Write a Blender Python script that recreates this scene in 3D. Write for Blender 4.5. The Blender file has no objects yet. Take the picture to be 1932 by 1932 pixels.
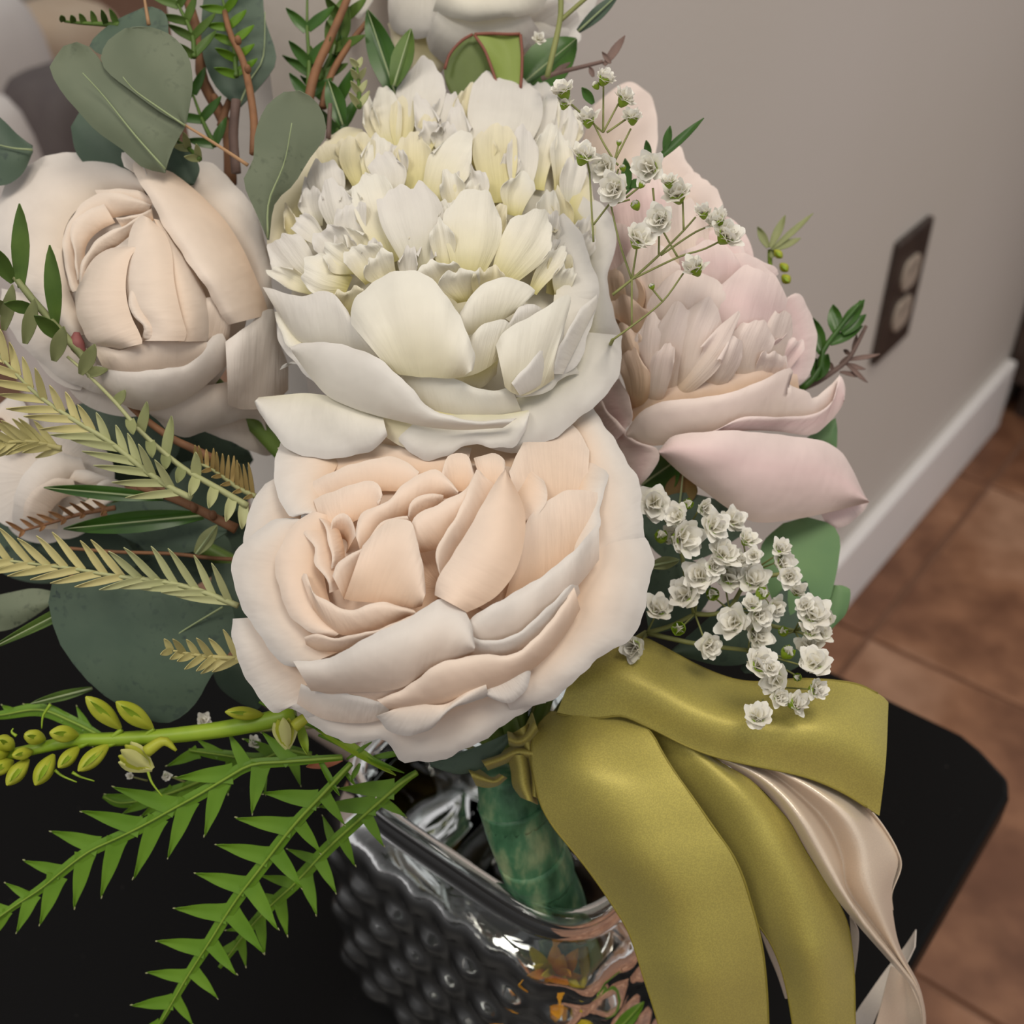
import bpy, math, random
import numpy as np
from mathutils import Vector, Matrix, noise as mnoise

# ------------------------------------------------------------------ camera, light, exposure
SC = bpy.context.scene
COL = SC.collection
FPX, CX, CY = 2300.0, 966.0, 966.0           # focal length and centre for a 1932 x 1932 frame
PITCH = math.radians(38.0)                   # the camera looks down by this much
CAMZ = 0.87
CAM = np.array([0.0, 0.0, CAMZ])
RIGHT = np.array([1.0, 0.0, 0.0])
FWD = np.array([0.0, math.cos(PITCH), -math.sin(PITCH)])
UP = np.array([0.0, math.sin(PITCH), math.cos(PITCH)])
cd = bpy.data.cameras.new('camera')
cam = bpy.data.objects.new('camera', cd); COL.objects.link(cam)
cam.location = CAM; cam.rotation_euler = (math.pi/2 - PITCH, 0, 0)
cd.sensor_width = 36.0; cd.lens = FPX/1932*36.0; cd.clip_start = 0.01
cd.dof.use_dof = True; cd.dof.focus_distance = 0.315; cd.dof.aperture_fstop = 15.0
SC.camera = cam

W = bpy.data.worlds.new('world'); SC.world = W; W.use_nodes = True
W.node_tree.nodes['Background'].inputs[0].default_value = (0.98, 0.965, 0.955, 1)
W.node_tree.nodes['Background'].inputs[1].default_value = 0.62

def area_light(name, loc, target, size, power, color):
    l = bpy.data.lights.new(name, 'AREA'); l.shape = 'DISK'; l.size = size; l.energy = power; l.color = color
    o = bpy.data.objects.new(name, l); COL.objects.link(o); o.location = loc
    o.rotation_euler = (Vector(target)-Vector(loc)).to_track_quat('-Z', 'Y').to_euler()
    return o
area_light('ceiling_lamp', (0.35, -0.15, 2.35), (0.0, 0.3, 0.5), 0.7, 17.0, (1.0, 0.91, 0.78))
area_light('ceiling_lamp', (-0.9, -0.5, 2.35), (0.0, 0.3, 0.5), 0.7, 15.0, (1.0, 0.93, 0.83))

SC.view_settings.view_transform = 'Standard'; SC.view_settings.look = 'None'
SC.view_settings.gamma = 1.0; SC.view_settings.exposure = -0.22; SC.view_settings.use_curve_mapping = False

# ------------------------------------------------------------------ helpers
rnd = random.Random(7)
def srgb(r, g, b):
    f = lambda c: (c/255/12.92) if c/255 <= 0.04045 else ((c/255+0.055)/1.055)**2.4
    return (f(r), f(g), f(b), 1.0)
def at(x, y, D):
    """point in the world seen at pixel (x, y) of the 1932 frame, D metres away along the view axis"""
    x = np.asarray(x, float); y = np.asarray(y, float); D = np.asarray(D, float)
    u = (x-CX)/FPX*D; v = (CY-y)/FPX*D
    return CAM + u[..., None]*RIGHT + v[..., None]*UP + D[..., None]*FWD
def atv(x, y, D): return Vector(at(x, y, D))

def thing(name, label, cat, loc=(0, 0, 0), group=None):
    o = bpy.data.objects.new(name, None); COL.objects.link(o); o.location = loc; o.empty_display_size = 0.02
    o['label'] = label; o['category'] = cat
    if group: o['group'] = group
    return o
def root_loc(o):
    v = Vector((0, 0, 0))
    while o is not None:
        v += o.location; o = o.parent
    return v
def mesh_obj(name, verts, faces, mat, parent=None, uvs=None, smooth=True, thick=0.0, label=None, cat=None, kind=None, group=None, offset=0.0):
    """one mesh object; verts are world positions, stored relative to its parent"""
    org = np.array(root_loc(parent)) if parent is not None else np.zeros(3)
    verts = np.asarray(verts, float).reshape(-1, 3)
    if parent is None:
        org = verts.mean(axis=0); org[2] = verts[:, 2].min()
    me = bpy.data.meshes.new(name)
    me.from_pydata((verts-org).tolist(), [], faces)
    if smooth: me.polygons.foreach_set('use_smooth', [True]*len(me.polygons))
    if uvs is not None:
        uvl = me.uv_layers.new(name='uv')
        vi = np.zeros(len(me.loops), dtype=np.int32); me.loops.foreach_get('vertex_index', vi)
        uvl.data.foreach_set('uv', np.asarray(uvs, np.float32)[vi].ravel())
    me.materials.append(mat)
    o = bpy.data.objects.new(name, me); COL.objects.link(o)
    if parent is not None: o.parent = parent
    else: o.location = org
    if thick:
        m = o.modifiers.new('thickness', 'SOLIDIFY'); m.thickness = thick; m.offset = offset
    if label: o['label'] = label
    if cat: o['category'] = cat
    if kind: o['kind'] = kind
    if group: o['group'] = group
    return o
def grid_faces(M, N, close=False):
    F = []
    for j in range(M-1):
        for i in range(N if close else N-1):
            k = (i+1) % N
            F.append((j*N+i, j*N+k, (j+1)*N+k, (j+1)*N+i))
    return F
def smooth_curve(P, n):
    """Catmull-Rom through P (k x d), resampled to n points evenly along its length"""
    P = np.asarray(P, float)
    if len(P) > 2:
        Q = np.vstack([2*P[0]-P[1], P, 2*P[-1]-P[-2]]); out = []
        for i in range(1, len(Q)-2):
            for t in np.linspace(0, 1, 8, endpoint=False):
                a, b, c, d = Q[i-1], Q[i], Q[i+1], Q[i+2]
                out.append(0.5*((2*b)+(c-a)*t+(2*a-5*b+4*c-d)*t*t+(3*b-a-3*c+d)*t**3))
        out.append(P[-1]); P = np.array(out)
    L = np.r_[0, np.cumsum(np.linalg.norm(np.diff(P[:, :2], axis=0), axis=1))]
    s = np.linspace(0, L[-1], n)
    return np.stack([np.interp(s, L, P[:, k]) for k in range(P.shape[1])], axis=1)
def tube(name, pts, radii, mat, parent, sides=7, n=None, **kw):
    """round tube along world points"""
    P = np.asarray(pts, float); R = np.broadcast_to(np.asarray(radii, float), (len(P),)) if np.ndim(radii) == 0 or len(radii) == len(P) else np.interp(np.linspace(0, 1, len(P)), np.linspace(0, 1, len(radii)), radii)
    if n is None: n = max(4, len(P)*3)
    C = smooth3(np.c_[P, R], n); P = C[:, :3]; R = C[:, 3]
    T = np.gradient(P, axis=0); T /= np.linalg.norm(T, axis=1)[:, None]+1e-12
    a = np.array([0.3, 0.5, 0.8]); V = []; UV = []
    for i in range(n):
        b = np.cross(T[i], a); b /= np.linalg.norm(b)+1e-12; c = np.cross(b, T[i])
        for k in range(sides):
            w = 2*math.pi*k/sides
            V.append(P[i]+R[i]*(math.cos(w)*b+math.sin(w)*c)); UV.append((k/sides, i/(n-1)))
    F = grid_faces(n, sides, True); F.append(tuple(range(sides))[::-1]); F.append(tuple((n-1)*sides+k for k in range(sides)))
    return mesh_obj(name, V, F, mat, parent, UV, **kw)
def smooth3(P, n):
    P = np.asarray(P, float)
    if len(P) > 2:
        Q = np.vstack([2*P[0]-P[1], P, 2*P[-1]-P[-2]]); out = []
        for i in range(1, len(Q)-2):
            for t in np.linspace(0, 1, 6, endpoint=False):
                a, b, c, d = Q[i-1], Q[i], Q[i+1], Q[i+2]
                out.append(0.5*((2*b)+(c-a)*t+(2*a-5*b+4*c-d)*t*t+(3*b-a-3*c+d)*t**3))
        out.append(P[-1]); P = np.array(out)
    L = np.r_[0, np.cumsum(np.linalg.norm(np.diff(P[:, :3], axis=0), axis=1))]
    s = np.linspace(0, L[-1], n)
    return np.stack([np.interp(s, L, P[:, k]) for k in range(P.shape[1])], axis=1)
def ptube(name, pix, D, r, mat, parent, **kw):
    """tube through pixel points [(x, y)] or [(x, y, D)]; r in metres"""
    p = [at(q[0], q[1], q[2] if len(q) > 2 else D) for q in pix]
    return tube(name, p, r, mat, parent, **kw)

# ------------------------------------------------------------------ materials
def new_mat(name):
    m = bpy.data.materials.new(name); m.use_nodes = True
    nt = m.node_tree; b = nt.nodes['Principled BSDF']
    return m, nt, b
def ramp(nt, stops, fac):
    r = nt.nodes.new('ShaderNodeValToRGB'); e = r.color_ramp.elements
    while len(e) < len(stops): e.new(0.5)
    for k, (p, c) in enumerate(stops): e[k].position = p; e[k].color = c
    nt.links.new(fac, r.inputs[0]); return r
def noise_node(nt, scale, detail=3.0, coord='Object', stretch=None):
    tc = nt.nodes.new('ShaderNodeTexCoord'); n = nt.nodes.new('ShaderNodeTexNoise')
    n.inputs['Scale'].default_value = scale; n.inputs['Detail'].default_value = detail
    src = tc.outputs[coord]
    if stretch:
        mp = nt.nodes.new('ShaderNodeMapping'); mp.inputs['Scale'].default_value = stretch
        nt.links.new(src, mp.inputs[0]); src = mp.outputs[0]
    nt.links.new(src, n.inputs['Vector']); return n
def mixc(nt, a, b, fac, mode='MIX'):
    m = nt.nodes.new('ShaderNodeMix'); m.data_type = 'RGBA'; m.blend_type = mode
    for s, v in ((m.inputs[6], a), (m.inputs[7], b), (m.inputs[0], fac)):
        if hasattr(v, 'is_output'): nt.links.new(v, s)
        else: s.default_value = v
    return m.outputs[2]
def bump(nt, b, h, strength, dist=0.001):
    n = nt.nodes.new('ShaderNodeBump'); n.inputs['Strength'].default_value = strength; n.inputs['Distance'].default_value = dist
    nt.links.new(h, n.inputs['Height']); nt.links.new(n.outputs[0], b.inputs['Normal'])
def translucent(nt, b, col, amount):
    t = nt.nodes.new('ShaderNodeBsdfTranslucent'); mx = nt.nodes.new('ShaderNodeMixShader')
    if hasattr(col, 'is_output'): nt.links.new(col, t.inputs[0])
    else: t.inputs[0].default_value = col
    mx.inputs[0].default_value = amount
    out = [n for n in nt.nodes if n.type == 'OUTPUT_MATERIAL'][0]
    nt.links.new(b.outputs[0], mx.inputs[1]); nt.links.new(t.outputs[0], mx.inputs[2]); nt.links.new(mx.outputs[0], out.inputs[0])
def petal_mat(name, stops, trans=0.28, rough=0.55, tint=None):
    """petal: its own colour runs from base (v=0) to rim (v=1); fine lengthwise veins in relief"""
    m, nt, b = new_mat(name)
    uv = nt.nodes.new('ShaderNodeUVMap'); sp = nt.nodes.new('ShaderNodeSeparateXYZ'); nt.links.new(uv.outputs[0], sp.inputs[0])
    r = ramp(nt, stops, sp.outputs[1])
    n = noise_node(nt, 90.0, 3.0)
    rr = ramp(nt, [(0.3, (0.93, 0.925, 0.92, 1)), (0.7, (1, 1, 1, 1))], n.outputs[0])
    c = mixc(nt, r.outputs[0], rr.outputs[0], 1.0, 'MULTIPLY')
    nt.links.new(c, b.inputs['Base Color']); b.inputs['Roughness'].default_value = rough
    b.inputs['Specular IOR Level'].default_value = 0.25
    mp = nt.nodes.new('ShaderNodeMapping'); mp.inputs['Scale'].default_value = (13, 2.0, 1); nt.links.new(uv.outputs[0], mp.inputs[0])
    vn = nt.nodes.new('ShaderNodeTexNoise'); vn.inputs['Scale'].default_value = 1.0; vn.inputs['Detail'].default_value = 2.0
    nt.links.new(mp.outputs[0], vn.inputs['Vector']); cn = noise_node(nt, 55.0, 3.0); ad = nt.nodes.new('ShaderNodeMath'); ad.operation = 'MULTIPLY_ADD'; ad.inputs[1].default_value = 2.2
    nt.links.new(cn.outputs[0], ad.inputs[0]); nt.links.new(vn.outputs[0], ad.inputs[2]); bump(nt, b, ad.outputs[0], 0.24, 0.0013)
    translucent(nt, b, c, trans); return m
def leaf_mat(name, c1, c2, rough=0.5, trans=0.15, scale=60.0, spots=None, spec=0.4):
    m, nt, b = new_mat(name)
    n = noise_node(nt, scale, 4.0); r = ramp(nt, [(0.3, c1), (0.7, c2)], n.outputs[0]); c = r.outputs[0]
    if spots:
        n2 = noise_node(nt, 420.0, 2.0); n3 = noise_node(nt, 45.0, 2.0)
        f = nt.nodes.new('ShaderNodeMath'); f.operation = 'MULTIPLY'
        a = ramp(nt, [(0.56, (0, 0, 0, 1)), (0.68, (1, 1, 1, 1))], n2.outputs[0]); d = ramp(nt, [(0.45, (0, 0, 0, 1)), (0.65, (1, 1, 1, 1))], n3.outputs[0])
        nt.links.new(a.outputs[0], f.inputs[0]); nt.links.new(d.outputs[0], f.inputs[1])
        c = mixc(nt, c, spots, f.outputs[0])
    nt.links.new(c, b.inputs['Base Color']); b.inputs['Roughness'].default_value = rough; b.inputs['Specular IOR Level'].default_value = spec
    bump(nt, b, n.outputs[0], 0.15, 0.001)
    if trans: translucent(nt, b, c, trans)
    return m
def plain_mat(name, c1, c2=None, rough=0.5, scale=50.0, bmp=0.1, spec=0.5, metallic=0.0):
    m, nt, b = new_mat(name); n = noise_node(nt, scale, 4.0)
    r = ramp(nt, [(0.3, c1), (0.7, c2 or c1)], n.outputs[0]); nt.links.new(r.outputs[0], b.inputs['Base Color'])
    b.inputs['Roughness'].default_value = rough; b.inputs['Specular IOR Level'].default_value = spec; b.inputs['Metallic'].default_value = metallic
    if bmp: bump(nt, b, n.outputs[0], bmp, 0.001)
    return m
# ------------------------------------------------------------------ the room: wall, baseboard, outlet, floor tiles, table
AW = math.radians(52.0)                                   # heading of the wall
WD = np.array([math.cos(AW), math.sin(AW), 0.0])          # along the wall, away from the camera
WN = np.array([math.sin(AW), -math.cos(AW), 0.0])         # out of the wall into the room
Z = np.array([0.0, 0.0, 1.0])
P0 = at(1695, 548, 1.05)                                  # centre of the outlet plate
WALL_S = float(P0 @ WN); OUT_S = float(P0 @ WD)
def wp(s, o, z): return WD*s + WN*(WALL_S+o) + Z*z        # s along the wall, o out of it, z up
def wbox(name, s0, s1, o0, o1, z0, z1, mat, parent=None, bevel=0.0, **kw):
    V = [wp(s, o, z) for z in (z0, z1) for (s, o) in ((s0, o0), (s1, o0), (s1, o1), (s0, o1))]
    F = [(3, 2, 1, 0), (4, 5, 6, 7), (0, 1, 5, 4), (1, 2, 6, 5), (2, 3, 7, 6), (3, 0, 4, 7)]
    ob = mesh_obj(name, V, F, mat, parent, smooth=False, **kw)
    if bevel:
        m = ob.modifiers.new('bevel', 'BEVEL'); m.width = bevel; m.segments = 3
    return ob
def wall_mat():
    m, nt, b = new_mat('painted_wall'); n = noise_node(nt, 3.0, 3.0); n2 = noise_node(nt, 260.0, 2.0)
    r = ramp(nt, [(0.3, srgb(208, 201, 193)), (0.7, srgb(212, 205, 199))], n.outputs[0])
    nt.links.new(r.outputs[0], b.inputs['Base Color']); b.inputs['Roughness'].default_value = 0.8; bump(nt, b, n2.outputs[0], 0.12, 0.001); return m
M_wall = wall_mat()
M_white = plain_mat('white_paint', srgb(244, 241, 240), srgb(246, 243, 242), 0.45, 20, 0.03)
M_plate = plain_mat('bronze_plate', srgb(52, 42, 38), srgb(66, 54, 48), 0.4, 60, 0.05)
M_socket = plain_mat('almond_socket', srgb(176, 162, 148), srgb(184, 170, 156), 0.45, 60, 0.02)
M_slot = plain_mat('dark_slot', srgb(30, 26, 24), None, 0.6)
def table_mat():
    m, nt, b = new_mat('black_tabletop'); n = noise_node(nt, 260.0, 2.0); r = ramp(nt, [(0.74, srgb(8, 7, 7)), (0.82, srgb(50, 46, 44))], n.outputs[0])
    nt.links.new(r.outputs[0], b.inputs['Base Color']); b.inputs['Roughness'].default_value = 0.42; b.inputs['Specular IOR Level'].default_value = 0.12; return m
M_table = table_mat()
def tile_mat():
    m, nt, b = new_mat('brown_tile'); n = noise_node(nt, 7.0, 6.0); n2 = noise_node(nt, 28.0, 5.0)
    r = ramp(nt, [(0.34, srgb(124, 84, 62)), (0.5, srgb(156, 112, 84)), (0.66, srgb(178, 138, 112))], n.outputs[0])
    r2 = ramp(nt, [(0.35, (0.8, 0.78, 0.76, 1)), (0.65, (1, 1, 1, 1))], n2.outputs[0])
    nt.links.new(mixc(nt, r.outputs[0], r2.outputs[0], 1.0, 'MULTIPLY'), b.inputs['Base Color']); b.inputs['Roughness'].default_value = 0.5; bump(nt, b, n2.outputs[0], 0.1, 0.002); return m
M_tile = tile_mat()
M_grout = plain_mat('grout', srgb(126, 92, 72), srgb(138, 102, 82), 0.9)

# where the wall starts on its near side (an outer corner) and ends
def wall_s_at(x, y):
    d = at(x, y, 1.0)-CAM; t = (WALL_S-float(CAM @ WN))/float(d @ WN); p = CAM+d*t; return float(p @ WD), float(p[2])
S_NEAR = wall_s_at(505, 100)[0]
S_FAR = wall_s_at(1925, 600)[0]
mesh = wbox('wall_right', S_NEAR, S_FAR+0.6, -0.05, 0.0, 0.0, 2.5, M_wall, kind='structure')
bb = wbox('baseboard_right', S_NEAR, S_FAR-0.01, 0.0, 0.014, 0.0, 0.098, M_white, kind='structure', bevel=0.004)
wbox('wall_back', S_NEAR-1.6, S_NEAR+3.0, -2.72, -2.6, 0.0, 2.5, plain_mat('far_wall', srgb(176, 166, 156), srgb(186, 176, 168), 0.8, 2.0), kind='structure')
out = thing('wall_outlet', 'dark bronze outlet plate with two almond sockets on the grey wall', 'outlet', wp(OUT_S, 0.0, P0[2]-0.058))
wbox('cover_plate', OUT_S-0.035, OUT_S+0.035, -0.001, 0.006, P0[2]-0.0575, P0[2]+0.0575, M_plate, out, bevel=0.002)
for k in (-1, 1):
    zc = P0[2]+k*0.0195; V = []; n = 28
    for o in (0.003, 0.0085):
        for i in range(n):
            a = 2*math.pi*i/n; ss = 0.0172*math.cos(a); zz = 0.0172*math.sin(a); zz = max(-0.0142, min(0.0142, zz)); V.append(wp(OUT_S+ss, o, zc+zz))
    F = [(i, (i+1) % n, n+(i+1) % n, n+i) for i in range(n)]+[tuple(range(n, 2*n))]
    so = mesh_obj('socket', V, F, M_socket, out, smooth=False)
    for dx in (-0.006, 0.006): wbox('slot', OUT_S+dx-0.001, OUT_S+dx+0.001, 0.0075, 0.0088, zc+0.001, zc+0.008, M_slot, so)
V = []
for o in (0.005, 0.0075):
    for i in range(10): V.append(wp(OUT_S+0.0028*math.cos(i*math.pi/5), o, P0[2]+0.0028*math.sin(i*math.pi/5)))
mesh_obj('screw', V, [(i, (i+1) % 10, 10+(i+1) % 10, 10+i) for i in range(10)]+[tuple(range(10, 20))], M_plate, out, smooth=False)

# floor: square tiles, joints along and across the wall
d = at(1745, 1250, 1.0)-CAM; gp = CAM+d*(-CAM[2]/d[2])     # a point on the joint seen in the photograph
G_S = float(gp @ WD); TS = 0.33
fl = wbox('floor', -3.0, 5.0, -3.0, 3.0, -0.05, -0.004, M_grout, kind='structure')
tile_me = None
for i in range(-4, 5):
    for j in range(-2, 6):
        s0 = G_S+i*TS+0.003; o0 = 0.05+(j-1)*TS+0.003
        if s0 < S_NEAR-1.2: continue
        if tile_me is None:
            t = wbox('tile', s0, s0+TS-0.006, o0, o0+TS-0.006, -0.012, 0.0, M_tile, fl, bevel=0.002); tile_me = t; t0 = (s0, o0)
        else:
            t = tile_me.copy(); COL.objects.link(t); t.parent = fl
            t.location = tile_me.location + Vector(WD*(s0-t0[0])+WN*(o0-t0[1]))

# dark cabinet whose edge shows at the end of the baseboard
cab = thing('cabinet', 'dark brown cabinet standing past the end of the white baseboard', 'cabinet', wp(S_FAR+0.2, 0.1, 0.0))
M_cab = plain_mat('dark_wood', srgb(58, 46, 40), srgb(70, 54, 46), 0.5, 30)
wbox('body', S_FAR, S_FAR+0.55, 0.002, 0.25, 0.06, 0.80, M_cab, cab, bevel=0.004)
wbox('plinth', S_FAR+0.03, S_FAR+0.52, 0.02, 0.22, 0.0, 0.065, M_cab, cab)
wbox('door', S_FAR+0.02, S_FAR+0.53, 0.2495, 0.266, 0.09, 0.77, M_cab, cab, bevel=0.003)

# black table, one corner of its top in view
TZ = CAMZ-0.465
def on_plane(x, y, z):
    d = at(x, y, 1.0)-CAM; return CAM+d*((z-CAM[2])/d[2])
ca = on_plane(1816, 1384, TZ); cb = on_plane(1912, 1492, TZ)
S_T = float(ca @ WD); O_T = float(cb @ WN)-WALL_S
tab = thing('side_table', 'low black table with clipped corner under the vase', 'table', wp(S_T-0.3, O_T-0.2, 0))
s_c = float(cb @ WD); o_c = float(ca @ WN)-WALL_S
S_B, O_B = S_T-0.95, 0.03
out2 = [(S_T, o_c), (S_T-0.004, o_c+0.35*(O_T-o_c)), (s_c+0.006, O_T-0.004), (s_c-0.004, O_T), (S_B, O_T), (S_B, -0.5), (S_NEAR-0.012, -0.5), (S_NEAR-0.012, O_B), (S_T, O_B)]
n = len(out2)
V = [wp(s, o, z) for z in (TZ-0.022, TZ) for (s, o) in out2]
F = [tuple(range(n))[::-1], tuple(range(n, 2*n))]+[(i, (i+1) % n, n+(i+1) % n, n+i) for i in range(n)]
o = mesh_obj('tabletop', V, F, M_table, tab, smooth=False); m = o.modifiers.new('bevel', 'BEVEL'); m.width = 0.003; m.segments = 2
for (s, q) in ((S_T-0.09, O_T-0.09), (S_B+0.05, O_T-0.09), (S_T-0.09, O_B+0.05), (S_B+0.05, O_B+0.05)):
    wbox('leg', s-0.02, s+0.02, q-0.02, q+0.02, 0.0, TZ-0.021, M_table, tab, bevel=0.002)
wbox('apron', S_B+0.05, S_T-0.09, O_B+0.05, O_T-0.09, TZ-0.07, TZ-0.021, M_table, tab)
scr = on_plane(1784, 1404, TZ)

# far background, left of the wall's corner: a pale sofa with cushions and a grey box
def soft_box(name, c, half, mat, parent=None, e=0.35, **kw):
    """rounded block (superellipsoid) centred at c, axes along the wall / out / up"""
    V = []; M, N = 13, 24
    sp = lambda w, q: math.copysign(abs(w)**q, w)
    for j in range(M):
        ph = -math.pi/2+math.pi*j/(M-1)
        for i in range(N):
            th = 2*math.pi*i/N
            V.append(c+WD*half[0]*sp(math.cos(ph), e)*sp(math.cos(th), e)+WN*half[1]*sp(math.cos(ph), e)*sp(math.sin(th), e)+Z*half[2]*sp(math.sin(ph), e))
    return mesh_obj(name, V, grid_faces(M, N, True), mat, parent, **kw)
M_beige = plain_mat('beige_cloth', srgb(206, 182, 156), srgb(214, 194, 170), 0.9, 20)
M_pale = plain_mat('pale_cloth', srgb(226, 220, 216), srgb(232, 226, 222), 0.9, 20)
M_grey = plain_mat('grey_cloth', srgb(98, 90, 90), srgb(110, 102, 100), 0.9, 20)
def low_thing(name, label, cat, x, y, D, hx, hy, mat, e):
    """a soft low thing standing on the floor, the top of it seen at pixel (x, y)"""
    c = at(x, y, D); h = c[2]/2
    r = thing(name, label, cat, (c[0], c[1], 0)); c = np.array([c[0], c[1], 0.0])
    soft_box('body', c+Z*h, (hx, hy, h), mat, r, e)
    soft_box('seam', c+Z*h, (hx*1.015, hy*1.015, 0.006), mat, r, 0.5)
    return r
low_thing('pouf', 'beige pouf on the floor beyond the end of the wall', 'pouf', 95, 5, 2.0, 0.10, 0.09, M_beige, 0.5)
low_thing('basket', 'dark grey basket on the floor near the table', 'basket', 120, 130, 1.55, 0.075, 0.075, M_grey, 0.4)
low_thing('pouf', 'white pouf on the floor beside the beige one', 'pouf', -75, -30, 1.72, 0.09, 0.09, M_pale, 0.6)
low_thing('pouf', 'small white pouf beside the dark grey basket', 'pouf', -30, 175, 1.15, 0.035, 0.045, M_pale, 0.6)
# ------------------------------------------------------------------ flowers
KNOT = at(985, 1440, 0.365)                               # where all stems are bound together
M_stem = leaf_mat('green_stem', srgb(86, 112, 48), srgb(110, 134, 60), 0.5, 0.0)
def pts(s): 
    a = np.array([float(v) for v in s.replace(',', ' ').split()]); return a.reshape(-1, 2)
def sheet(name, P, mat, parent, UV=None, thick=0.00018, **kw):
    """thin solid sheet from a grid of points: two smooth faces and a crisp edge band"""
    M, N = P.shape[:2]
    if UV is None:
        uu, vv = np.meshgrid(np.linspace(0, 1, N), np.linspace(0, 1, M)); UV = np.stack([uu, vv], -1)
    du = np.gradient(P, axis=1); dv = np.gradient(P, axis=0); n = np.cross(du, dv); n /= np.linalg.norm(n, axis=2)[..., None]+1e-12
    A = (P+n*thick/2).reshape(-1, 3); B = (P-n*thick/2).reshape(-1, 3); K = M*N
    F = grid_faces(M, N); G = [tuple(i+K for i in q[::-1]) for q in F]
    ring = [i for i in range(N)]+[j*N+N-1 for j in range(1, M)]+[(M-1)*N+i for i in range(N-2, -1, -1)]+[j*N for j in range(M-2, 0, -1)]
    R = len(ring); V = np.concatenate([A, B, A[ring], B[ring]]); U = UV.reshape(-1, 2); U = np.concatenate([U, U, U[ring], U[ring]])
    H = [(2*K+i, 2*K+R+i, 2*K+R+(i+1) % R, 2*K+(i+1) % R) for i in range(R)]
    return mesh_obj(name, V, F+G+H, mat, parent, U, **kw)
class Flower:
    """a bloom whose petals are curved sheets over a dome; trace coordinates are pixels of a crop
    (ox, oy, k): x = ox + k*cx.  Depths along the view axis are measured in pixels at the bloom."""
    def __init__(s, name, label, cat, D0, centre, radii, H, tilt, crop, mats, recess=0.0, rec_r=0.35, seed=1):
        s.D0, s.c, s.r, s.H, s.tilt, s.crop, s.mats = D0, centre, radii, H, tilt, crop, mats
        s.px = D0/FPX; s.recess = recess; s.rec_r = rec_r; s.rng = np.random.RandomState(seed); s.n = 0
        back = D0+0.012
        s.root = thing(name, label, cat, at(centre[0], centre[1], back))
        b = at(centre[0], centre[1], back)
        tube('stem', [at(centre[0], centre[1], D0-0.004), 0.5*(b+KNOT)+np.array([0, 0.012, 0.0]), KNOT], 0.0028, M_stem, s.root, sides=6, n=8)
    def depth(s, x, y):
        r2 = ((x-s.c[0])/s.r[0])**2+((y-s.c[1])/s.r[1])**2
        r = np.sqrt(r2); dome = np.where(r < 1, 1-r2, -1.4*(r-1))
        d = s.H*dome-s.recess*np.exp(-r2/s.rec_r**2)
        return s.D0-s.tilt*(y-s.c[1])*s.px-s.px*d
    def _emit(s, X, Y, E, mat, name, thick=0.00018, V0=None):
        M, N = X.shape
        D = s.depth(X, Y)-s.px*E
        P = at(X, Y, D)
        uu, vv = np.meshgrid(np.linspace(0, 1, N)+s.rng.rand()*7, np.linspace(0, 1, M) if V0 is None else V0)
        s.n += 1
        return sheet(name, P, s.mats[mat], s.root, np.stack([uu, vv], -1), thick)
    def full(s, a):
        a = np.array(a, float).copy(); a[..., 0] = s.crop[0]+s.crop[2]*a[..., 0]; a[..., 1] = s.crop[1]+s.crop[2]*a[..., 1]; return a
    def petal(s, rim, base, lift=18, sink=34, off=0, bulge=0, edge=16, ruffle=2.0, curl=6, wave=3.0, p=0.85, mat=0, v0=0.0, name='petal', rows=11):
        """sheet between a hidden base line and its free rim"""
        R = s.full(pts(rim)) if isinstance(rim, str) else rim; B = s.full(pts(base)) if isinstance(base, str) else base
        L = np.linalg.norm(np.diff(R, axis=0), axis=1).sum(); N = int(min(44, max(14, L/8)))
        R = smooth_curve(R, N); B = smooth_curve(B, N)
        u = np.linspace(0, 1, N); t = np.linspace(0, 1, rows)[:, None]
        ph = s.rng.rand(6)*6.28; f = L/60.0
        rip = (np.sin(u*f*2.1+ph[0])+0.6*np.sin(u*f*4.3+ph[1])+0.4*np.sin(u*f*9.1+ph[2]))
        rip2 = (np.sin(u*f*1.7+ph[3])+0.7*np.sin(u*f*3.9+ph[4]))
        out = R-B; ln = np.linalg.norm(out, axis=1)[:, None]+1e-6; out = out/ln
        X = B[:, 0]*(1-t)+R[:, 0]*t+out[:, 0]*rip*ruffle*t**4
        Y = B[:, 1]*(1-t)+R[:, 1]*t+out[:, 1]*rip*ruffle*t**4
        E = -sink+(sink+lift)*t**p+bulge*np.sin(math.pi*t)-edge*(np.abs(2*u-1)**4)*t+off+rip2*wave*t**1.5
        E = E-curl*np.clip((t-0.8)/0.2, 0, 1)**2
        return s._emit(X, Y, E, mat, name, V0=v0+(1-v0)*np.linspace(0, 1, rows))
    def q(s, bx, by, tx, ty, w, lift=24, sink=48, off=0, cup=-10, ruffle=4.0, wave=4.0, tip=0.22, notch=0.0, bw=0.45, bend=0, mat=0, v0=0.0, name='petal', curl=8, M=13, N=19):
        """petal on a straight spine from base to tip, half width w (crop units)"""
        k = s.crop[2]; b = s.full(np.array([bx, by])); e = s.full(np.array([tx, ty])); w = w*k
        fo = s.rng.uniform(-7, 7) if w < 60 else 0; bend = bend+s.rng.uniform(-1, 1)*w*0.25; ruffle *= 1.15; wave = wave*min(1.0, w/28.0)
        ax = e-b; L = np.linalg.norm(ax); ax = ax/L; pr = np.array([-ax[1], ax[0]])
        t = np.linspace(0, 1, M)[:, None]; u = np.linspace(-1, 1, N)[None, :]
        ph = s.rng.rand(6)*6.28
        hw = w*(bw+(1-bw)*np.sin(np.clip(t/0.68, 0, 1)*math.pi/2)**1.2)*(1-0.10*np.clip((t-0.68)/0.32, 0, 1)**2)
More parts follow.
